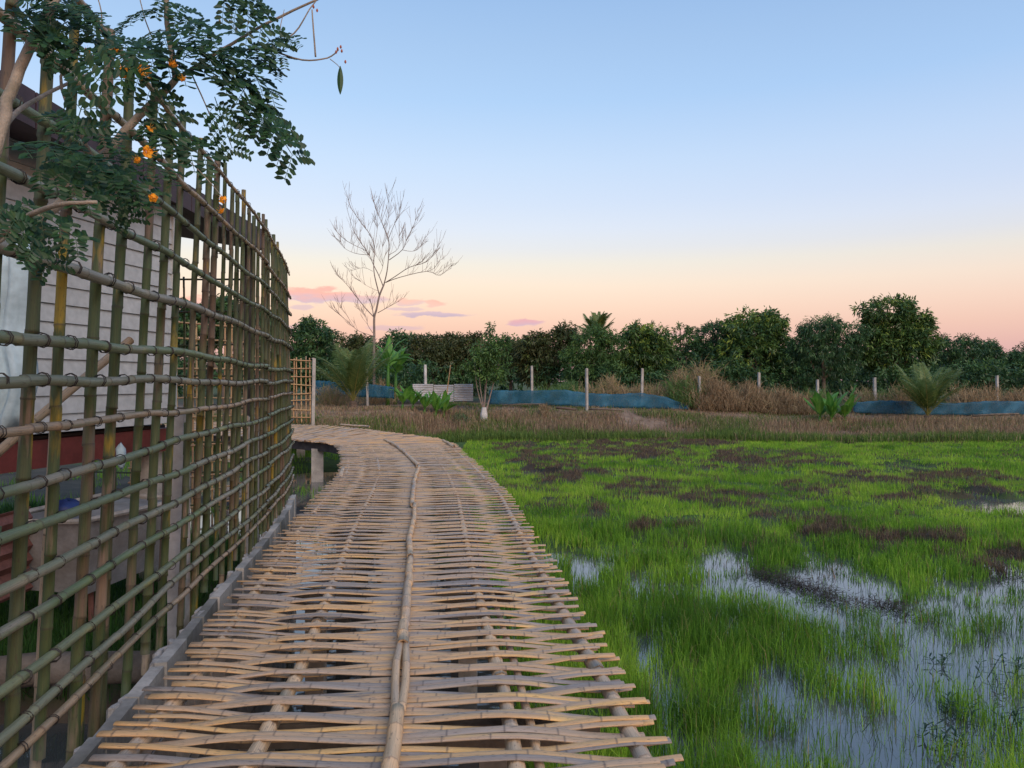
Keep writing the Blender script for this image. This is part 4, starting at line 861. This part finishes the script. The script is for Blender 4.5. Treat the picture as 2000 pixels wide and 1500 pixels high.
# bare tree
D = 40.0; bt = empty('bare_tree', P(735, 785, D), 'leafless pale tree standing out against the sunset sky', 'tree', 'trees beyond the bank')
def cp(x, y): return (620 + x / 5, 360 + y / 5)
limbs = [('trunk', [(555, 2120), (552, 1700), (555, 1480), (555, 1300), (575, 1230), (605, 1090), (650, 980)], .105, .055),
 ('limb', [(605, 1080), (560, 900), (550, 780), (555, 620), (520, 500), (430, 380), (330, 230), (290, 110)], .05, .012), ('limb', [(650, 980), (680, 850), (695, 700), (695, 540), (640, 400), (580, 260), (540, 130)], .05, .012),
 ('limb', [(695, 530), (740, 420), (800, 280), (820, 160)], .025, .01), ('limb', [(700, 740), (830, 640), (880, 520), (950, 380), (985, 230)], .03, .011), ('limb', [(700, 690), (790, 625), (800, 500), (800, 430)], .02, .01),
 ('limb', [(665, 960), (760, 900), (900, 810), (1060, 760), (1150, 660), (1200, 560)], .035, .011), ('limb', [(665, 960), (800, 910), (1070, 850), (1200, 890), (1330, 770)], .032, .010), ('limb', [(640, 990), (600, 890), (545, 780), (500, 680), (380, 500), (330, 380), (280, 200)], .04, .011),
 ('limb', [(500, 690), (370, 675), (260, 620), (210, 540)], .02, .009), ('limb', [(480, 650), (280, 550), (160, 430)], .022, .009), ('limb', [(545, 1290), (470, 1210), (390, 1110), (280, 970), (170, 870)], .045, .01), ('limb', [(548, 1290), (535, 1200), (510, 1120)], .04, .034),
 ('limb', [(590, 1255), (680, 1205), (800, 1140)], .03, .01), ('limb', [(540, 1480), (420, 1440), (360, 1400), (240, 1290), (110, 1190)], .025, .009), ('limb', [(540, 1450), (490, 1370), (470, 1280), (360, 1190)], .022, .009), ('limb', [(540, 850), (450, 815), (310, 850)], .016, .008),
 ('limb', [(830, 640), (920, 655), (1000, 620), (1060, 490)], .018, .009), ('limb', [(1070, 850), (1140, 820), (1200, 740), (1250, 730)], .018, .009), ('limb', [(555, 620), (580, 480), (590, 330), (570, 200)], .02, .009), ('limb', [(640, 430), (690, 330), (700, 180), (695, 100)], .018, .009), ('limb', [(590, 1040), (480, 990), (400, 930)], .014, .007),
 ('limb', [(600, 900), (640, 800), (630, 700), (640, 560)], .016, .008), ('limb', [(360, 1400), (300, 1300), (220, 1180)], .014, .008)]
tw = MB()
for nm, pts, r0, r1 in limbs:
    off = rng.uniform(-1.3, 1.3) if nm == 'limb' else 0; n = len(pts); pp = [P(*cp(x, y), D + off * i / (n - 1)) for i, (x, y) in enumerate(pts)]; sp = smooth_path(pp, 3); m = len(sp)
    mb = MB(); mb.tube(sp, [(r0 + (r1 - r0) * i / (m - 1)) * (.72 if nm == 'limb' else .85) for i in range(m)], 6); mb.smooth = True; mb.build(nm, 'bark_pale', bt)
    if nm == 'limb':
        for k in range(int(plen(sp) * 6)):
            t = rng.uniform(.3, 1.0); q = resample(sp, [t * plen(sp) * .99])[0]; di = (sp[-1] - sp[0]).normalized(); s_ = rng.choice((-1, 1)); v = (di * .8 + Vector((s_ * rng.uniform(.2, .9), rng.uniform(-.6, .6), rng.uniform(.3, 1.0)))).normalized(); ln = rng.uniform(.35, 1.2)
            e1 = q + v * ln * .5; e2 = e1 + (v + Vector((0, 0, .5))).normalized() * ln * .5; tw.tube([q, e1, e2], [.009, .0075, .005], 3)
            if rng.random() < .7:
                v2 = (v + Vector((rng.uniform(-.8, .8), rng.uniform(-.5, .5), .3))).normalized(); tw.tube([e1, e1 + v2 * ln * .4], [.009, .006], 3)
setp(tw.build('twigs', 'bark_pale', bt), None, None, None, 'stuff')

# palms
def palm_frond(L, arch, seed, nlf=44, lf=.5, lw=.018):
    r_ = random.Random(seed); mb = MB(); pts = []
    for i in range(12):
        t = i / 11; pts.append(Vector((L * (t - .12 * arch * t * t), 0, L * (.42 * t - arch * .75 * t * t))))
    mb.tube(pts, [.024 * (1 - .85 * i / 11) for i in range(12)], 4, tint=.95)
    for i in range(nlf):
        t = .16 + .84 * (i / nlf); q = resample(pts, [t * plen(pts) * .998])[0]; tg = (resample(pts, [min(.999, t + .05) * plen(pts)])[0] - q); tg = tg.normalized() if tg.length > 0 else Vector((1, 0, 0))
        for s_ in (-1, 1):
            l = lf * math.sin(math.pi * (.18 + .74 * t)) * r_.uniform(.8, 1.1); d1 = (tg * .75 + Vector((0, s_, .15))).normalized(); m_ = q + d1 * l * .5; e = m_ + (d1 + Vector((0, 0, -r_.uniform(.5, 1.1)))).normalized() * l * .5; w = tg.cross(d1).cross(d1).normalized() * lw
            mb.add([q - w * .5, q + w * .5, m_ + w, m_ - w, e], [(0, 1, 2, 3), (3, 2, 4)], tint=r_.uniform(.1, .75))
    return mb.mesh('frond')
def palm(base, trunk_h, L, n, label, arch=(.45, 1.0), tr=.09, lean=0, up=(20, 75), seed=0, lf=.5, lw=.018):
    root = empty('coconut_palm', base, label, 'palm'); top = Vector(base) + Vector((lean, 0, trunk_h)); ms = [palm_frond(L, a, seed + i, lf=lf, lw=lw) for i, a in enumerate(np.linspace(*arch, 4))]
    for m in ms: m.materials.append(M['palm'])
    mb = MB(); k = 9; mb.tube([Vector(base).lerp(top, i / k) - Vector((0, 0, .15 if i == 0 else 0)) for i in range(k + 1)], [tr * (1.35 - .35 * i / k) * (1.06 if i % 2 else .96) for i in range(k + 1)], 9); mb.build('trunk', 'bark', root)
    for i in range(n):
        el_ = R(up[0] + (up[1] - up[0]) * ((i * .7548 + .3) % 1)); az = i * 2.399 * 1.37 + rng.uniform(-.3, .3); o = bpy.data.objects.new('frond', ms[i % 4]); C.objects.link(o); o.parent = root; o.matrix_parent_inverse = Matrix.Translation(-root.location)
        o.location = top; o.rotation_euler = (0, -el_ + R(20), az); s_ = rng.uniform(.85, 1.1); o.scale = (s_,) * 3; o.rotation_mode = 'XYZ'
    return root
gp = lambda px, d: Vector(((px - 1000) / F * d, d, float(height((px - 1000) / F * d, d))))
palm(gp(690, 33.5), .35, 3.0, 18, 'young coconut palm with arching fronds on the bank near the bare tree', (.2, .7), .16, up=(45, 100), seed=20, lf=.7, lw=.02)
palm(gp(1812, 35), .35, 2.7, 17, 'young coconut palm on the bank in front of the right blue net', (.2, .7), .16, up=(45, 100), seed=30, lf=.66, lw=.02)
palm(gp(1165, 52), 4.25, 2.0, 20, 'tall coconut palm whose top shows above the round green tree', (.12, .5), .14, up=(28, 98), seed=40, lf=.45, lw=.024)
# bananas
def banana_leaf(L, W, arch, seed):
    r_ = random.Random(seed); mb = MB(); n = 12; vs = []; fs = []; tn = []
    for i in range(n + 1):
        t = i / n; x = L * (t - .18 * arch * t * t); z = L * (.75 * t - arch * .75 * t * t); w = W * .5 * math.sin(math.pi * min(.97, max(.0, (t - .14) / .86) ** .75 * .97 + .02)) if t > .14 else .012
        for j, y in enumerate((-1, -.5, 0, .5, 1)): vs.append((x + abs(y) * .06 * r_.uniform(-1, 1), y * w * r_.uniform(.85, 1.05), z + abs(y) * w * .35 - abs(y) ** 2 * w * .5 + r_.uniform(-.015, .015))); tn.append(r_.uniform(.3, .8) if y else 1)
    for i in range(n):
        for j in range(4): fs.append((i * 5 + j, i * 5 + j + 1, (i + 1) * 5 + j + 1, (i + 1) * 5 + j))
    mb.add(vs, fs, tint=tn); mb.smooth = True; return mb.mesh('leaf')
BL = [banana_leaf(1.5, .42, a, 60 + i) for i, a in enumerate((.35, .55, .8, 1.0))]
for m in BL: m.materials.append(M['banana'])
def banana(name, spots, hts, label, nl=7, sc=1.0, up=(20, 80)):
    root = empty(name, spots[0], label, 'banana plant')
    for (b, h) in zip(spots, hts):
        mb = MB(); mb.tube([b - Vector((0, 0, .1)), b + Vector((.02, 0, h * .5)), b + Vector((.04, 0, h))], [.1 * sc, .08 * sc, .05 * sc], 8, tint=.3); mb.smooth = True; mb.build('stem', 'banana', root)
        for i in range(nl):
            o = bpy.data.objects.new('leaf', BL[rng.randrange(4)]); C.objects.link(o); o.parent = root; o.matrix_parent_inverse = Matrix.Translation(-root.location); o.location = b + Vector((.04, 0, h * rng.uniform(.85, 1)))
            o.rotation_euler = (rng.uniform(-.3, .3), R(30) - R(rng.uniform(*up)), i * 2.4 + rng.uniform(-.4, .4)); s_ = sc * rng.uniform(.75, 1.1); o.scale = (s_,) * 3
banana('banana_plant', [gp(757, 38), gp(772, 38.6)], [2.2, 1.7], 'tall banana plant with torn leaves behind the young coconut palm', 8, 1.15, (25, 85))
banana('banana_clump', [gp(785, 34.2), gp(805, 34.5), gp(828, 34.2), gp(850, 34.4), gp(866, 34.7)], [.25, .2, .25, .2, .15], 'low row of small banana plants before the grey zinc sheets', 7, .78, (45, 88))
banana('banana_clump', [gp(1600, 34.5), gp(1622, 34.2), gp(1648, 34.6)], [.35, .3, .2], 'bright green low banana clump left of the right blue net', 9, 1.0, (40, 88))
# slender sapling with pale trunk
sp_b = gp(945, 34.6); sap = empty('sapling', sp_b, 'slender airy sapling with whitewashed foot beside the zinc sheets', 'tree')
mb = MB(); mb.tube([sp_b - Vector((0, 0, .1)), sp_b + Vector((0, 0, .35)), sp_b + Vector((.02, 0, .7))], [.22, .17, .11], 8); mb.build('painted_base', 'whitepost', sap)
for (tx, ty, d_) in [(958, 640, .3), (940, 660, -.3), (975, 665, .2), (925, 690, -.2), (990, 650, .1), (968, 632, .0)]:
    mb = MB(); e = P(tx, ty, 34.6 + d_); mb.tube(smooth_path([sp_b + Vector((rng.uniform(-.1, .1), 0, .4)), sp_b.lerp(e, .5) + Vector((rng.uniform(-.15, .15), 0, 0)), e], 4), [.035 - .0035 * i for i in range(9)], 6); mb.build('stem', 'bark_pale', sap)
s_ = 34.6 / F; lob = [(*P(px, py, 34.6), rx * s_, rx * s_, ry * s_) for (px, py, rx, ry) in [(958, 645, 16, 18), (945, 690, 30, 34), (975, 680, 26, 30), (930, 715, 24, 26), (990, 660, 10, 10), (960, 725, 34, 26)]]
link('crown', crown_mesh(lob, 430, 9, .18, .065, .5, 99, shell=(.2, 1.05)), 'soft', sap)

# posts, nets, sheets and dry growth along the bank fence
for (px, yt, d, w, mt_, lb) in [(612, 700, 29, .06, 'post', 'pale concrete post at the end of the small yellow lattice fence'), (717, 720, 37, .055, 'post', 'concrete post right behind the young coconut palm near the bare tree'), (831, 713, 38, .06, 'whitepost', 'white post standing behind the grey zinc sheets'),
                                (1039, 715, 39, .055, 'post', 'concrete post just right of the sapling, behind the blue net'), (1146, 720, 36.2, .055, 'post', 'pale concrete post in front of the middle blue net'), (1254, 720, 38, .055, 'post', 'concrete post at the sagging right part of the middle blue net'),
                                (1366, 735, 37, .055, 'post', 'concrete post half swallowed by dry brown creeper'), (1482, 728, 38, .055, 'post', 'concrete post above the dry creeper, below the large mango tree'), (1597, 742, 38, .055, 'post', 'concrete post directly behind the bright banana clump'),
                                (1709, 738, 38, .06, 'post', 'concrete post at the left end of the right blue net'), (1829, 742, 39, .055, 'post', 'concrete post behind the fronds of the right young palm'), (1948, 734, 38, .055, 'post', 'concrete post at the far right behind dry tall grass')]:
    b = gp(px, d); zt = P(px, yt, d).z; mb = MB(); mb.box((b.x, d, (b.z - .2 + zt) / 2), (w, w, (zt - b.z + .2) / 2), Matrix.Rotation(R(rng.uniform(-2, 2)), 3, 'Y') @ Matrix.Rotation(R(rng.uniform(0, 30)), 3, 'Z')); mb.box((b.x, d, zt), (w * .8, w * .8, .02))
    setp(mb.build('concrete_fence_post', mt_), lb, 'post', 'posts of the bank fence')
mb = MB(); bamboo(mb, [gp(868, 35.5), P(880, 713, 35.6)], .03, .025, .3, 6); setp(mb.build('bamboo_stake', 'tan_lattice'), 'leaning yellow bamboo stake before the grey zinc sheets', 'stake')
def net(pts, label, thick=.004):
    cols = 60; mb = MB(); vs = []; rows = 7; xs_ = [p[0] for p in pts]
    for i in range(cols):
        px = xs_[0] + (xs_[-1] - xs_[0]) * i / (cols - 1); yt = np.interp(px, xs_, [p[1] for p in pts]); yb = np.interp(px, xs_, [p[2] for p in pts]); d = np.interp(px, xs_, [p[3] for p in pts])
        a = P(px, yt, d); b = P(px, yb, d)
        for j in range(rows):
            t = j / (rows - 1); q = a.lerp(b, t); vs.append((q.x, q.y + .05 * math.sin(i * .9 + t * 2) * math.sin(math.pi * t) + .03 * math.sin(i * 2.3 + t * 3), q.z + .012 * math.sin(i * 1.7)))
    mb.add(vs, [(i * rows + j, i * rows + j + 1, (i + 1) * rows + j + 1, (i + 1) * rows + j) for i in range(cols - 1) for j in range(rows - 1)]); mb.smooth = True
    o = mb.build('shade_net', 'net'); o.modifiers.new('thickness', 'SOLIDIFY').thickness = thick; return setp(o, label, 'net', 'blue nets along the bank')
net([(610, 743, 772, 37), (690, 746, 775, 37), (770, 756, 778, 37)], 'dull grey blue net behind the young palm at left')
net([(955, 762, 790, 37), (1040, 763, 790, 37), (1100, 761, 792, 37), (1150, 768, 795, 37), (1200, 770, 796, 37), (1250, 767, 797, 37), (1300, 775, 798, 37), (1345, 792, 800, 37)], 'bright blue net sagging between posts in the middle of the bank')
net([(1668, 786, 806, 36.4), (1720, 782, 808, 36.4), (1800, 784, 810, 36.4), (1860, 788, 810, 36.4), (1930, 783, 811, 36.4), (2030, 784, 811, 36.4)], 'blue net behind the young palm at the right')
zs = empty('zinc_sheet_fence', gp(868, 36.2), 'low fence of pale grey corrugated zinc sheets on the bank', 'fence')
for k, (xa, xb) in enumerate([(806, 846), (847, 886), (887, 924)]):
    mb = MB(); vs = []; n = 41
    for i in range(n):
        t = i / (n - 1)
        for c in (0, 1):
            q = P(xa + (xb - xa) * c, 750 + 33 * t + (1.5 if k == 1 else 0), 36.2 + k * .05); vs.append((q.x, q.y + .018 * math.sin(i * math.pi / 2), q.z))
    mb.add(vs, [(2 * i, 2 * i + 1, 2 * i + 3, 2 * i + 2) for i in range(n - 1)]); o = mb.build('zinc_sheet', 'zinc', zs); o.modifiers.new('thickness', 'SOLIDIFY').thickness = .006
def dry_bush(px, d, w, h, n, label, name='dry_creeper', mat='dry', tl=(0, .85), cat='dry bush', group='dry growth over the bank fence'):
    b = gp(px, d); mb = MB(); root = None
    for i in range(n):
        xo = rng.gauss(0, w * .45); hx = .35 + 1.15 * float(vnoise(np.array([xo * 2.1 + px * .37]), np.array([.5]), 8)[0]); a = b + Vector((xo, rng.gauss(0, .4), h * .62 * rng.random() ** 1.4 * hx)); v = Vector((rng.gauss(0, .35), rng.gauss(0, .35), rng.uniform(.3, 1.2))).normalized(); l = h * rng.uniform(.22, .55); m_ = a + v * l * .6; e = m_ + (v + Vector((rng.uniform(-.8, .8), 0, -rng.uniform(.0, 1.5)))).normalized() * l * .5
        s_ = Vector((v.z, rng.uniform(-.5, .5), -v.x)).normalized() * rng.uniform(.006, .014); mb.add([a - s_ * .5, a + s_ * .5, m_ + s_, m_ - s_, e], [(0, 1, 2, 3), (3, 2, 4)], tint=rng.uniform(*tl))
    return setp(mb.build(name, mat), label, cat, group)
dry_bush(1352, 38, 1.2, 2.3, 1900, 'tall dry bush just left of the creeper covered post', tl=(.3, 1))
dry_bush(1395, 37.2, 1.3, 1.75, 3000, 'brown dry creeper hiding the post below the dull green tree', tl=(0, .75))
dry_bush(1450, 37.2, 1.5, 1.35, 2600, 'brown dry creeper left of the post under the large mango tree')
dry_bush(1515, 37.2, 1.5, 1.55, 2600, 'brown dry creeper right of the post under the large mango tree')
dry_bush(1565, 37.6, 1.0, 1.3, 1300, 'brown dry creeper just left of the bright banana clump')
dry_bush(1690, 38, .8, 1.6, 900, 'greenish creeper over the left end of the right blue net', tl=(.5, 1))
dry_bush(1760, 38, 1.0, 1.5, 1100, 'dry creeper left of the right young palm behind the net', tl=(.2, 1))
dry_bush(1905, 38, 1.2, 1.9, 1700, 'tall straw coloured dry grass right of the right young palm', tl=(.4, .85))
dry_bush(1980, 38, 1.0, 1.7, 1400, 'dry brown growth at the right edge behind the net')
dry_bush(1220, 39.2, 2.2, 1.5, 2200, 'straw coloured dry grass behind the middle blue net', tl=(.5, .95))
dry_bush(1300, 38.6, 1.0, 1.3, 900, 'mixed dry growth where the middle blue net sinks', tl=(.4, 1))
dry_bush(650, 35.8, 1.0, 1.1, 800, 'thin dry weeds left of the young coconut palm', tl=(.5, 1))
dry_bush(740, 38.5, 1.2, 1.3, 900, 'dry weeds at the foot of the bare tree', tl=(.3, .9))
dry_bush(1063, 35.2, .2, .7, 420, 'small orange brown heap of dead leaves before the middle net', name='dead_leaf_heap', cat='leaf heap', group=None)
dry_bush(903, 34.4, .5, .5, 420, 'small dark weed clump before the zinc sheets', name='weed_clump', mat='mango_dark', cat='weed', group=None)
for (xa, ya, xb, yb, d, r, lb) in [(980, 791, 1060, 789, 35.2, .03, 'thin pale stick lying on the bank below the middle net'), (1085, 796, 1125, 800, 34.6, .07, 'dark log on the bank left of the pale post'), (1150, 799, 1215, 801, 34.6, .05, 'brown log on the bank right of the pale post'), (1900, 812, 1990, 808, 34.6, .05, 'long stick lying below the right blue net')]:
    p, q = P(xa, ya, d), P(xb, yb, d); p.z = max(p.z, float(height(p.x, p.y)) + r); q.z = max(q.z, float(height(q.x, q.y)) + r); mb = MB(); mb.tube([p, p.lerp(q, .5) + Vector((0, 0, .02)), q], [r, r * .95, r * .8], 7); mb.smooth = True; setp(mb.build('log', 'oldwood' if r < .06 else 'bark'), lb, 'log')
dry_bush(1338, 37.6, .8, 1.9, 1500, 'green leafy bush standing left of the creeper covered post', name='green_bush', mat='soft', tl=(.2, 1), cat='bush')
dry_bush(1590, 38.3, .7, 1.5, 900, 'green bush behind the bright banana clump', name='green_bush', mat='soft', tl=(.2, 1), cat='bush')
dry_bush(1470, 38.4, 1.3, 1.5, 1300, 'dark green bush behind the dry creeper under the large mango', name='green_bush', mat='mango_dark', tl=(.2, 1), cat='bush')
dry_bush(1100, 39.5, 1.6, 1.4, 1400, 'green weeds behind the middle blue net left of the pale post', name='green_bush', mat='soft', tl=(.2, 1), cat='bush')
dry_bush(1740, 38.8, .9, 1.5, 900, 'leafy green vine near the left end of the right blue net', name='green_bush', mat='soft', tl=(.2, 1), cat='bush')
# broad leaved weeds in the open water, bottom right
def weed(px, py, n, hh, label):
    d = F * EYE / (py - HZ); b = Vector(((px - 1000) / F * d, d, 0)); root = empty('water_weed', b, label, 'water plant', 'weeds in the open water'); lm = MB()
    for i in range(n):
        a = b + Vector((rng.gauss(0, hh * .8), rng.gauss(0, hh * .5), -.05)); top = a + Vector((rng.uniform(-.25, .25) * hh * 2, rng.uniform(-.2, .2) * hh * 2, hh * rng.uniform(.5, 1.1) + .05)); sm_ = MB(); mid = a.lerp(top, .5) + Vector((rng.uniform(-.03, .03), 0, 0)); sm_.tube([a, mid, top], [.004, .0035, .002], 5); sm_.build('stem', 'weed', root)
        for k in range(9):
            q = mid.lerp(top, k / 8) if k > 1 else a.lerp(mid, .8); az = k * 2.4 + rng.uniform(-.4, .4); dv = Vector((math.cos(az), math.sin(az), rng.uniform(-.1, .7))); leaf6(lm, q, dv, dv.cross(Vector((0, 0, 1))), rng.uniform(.05, .085), .016, rng.random(), .1)
    lm.build('leaves', 'weed', root)
weed(1965, 1330, 9, .22, 'largest leafy water weed at the right edge of the open water'); weed(1890, 1395, 6, .14, 'leafy water weed left below the largest weed'); weed(1950, 1425, 6, .16, 'leafy water weed below the largest weed near the bottom right')
weed(1855, 1450, 6, .13, 'leafy water weed nearest the bottom right corner'); weed(1850, 1300, 3, .1, 'small weed sprig in open water left of the largest weed')
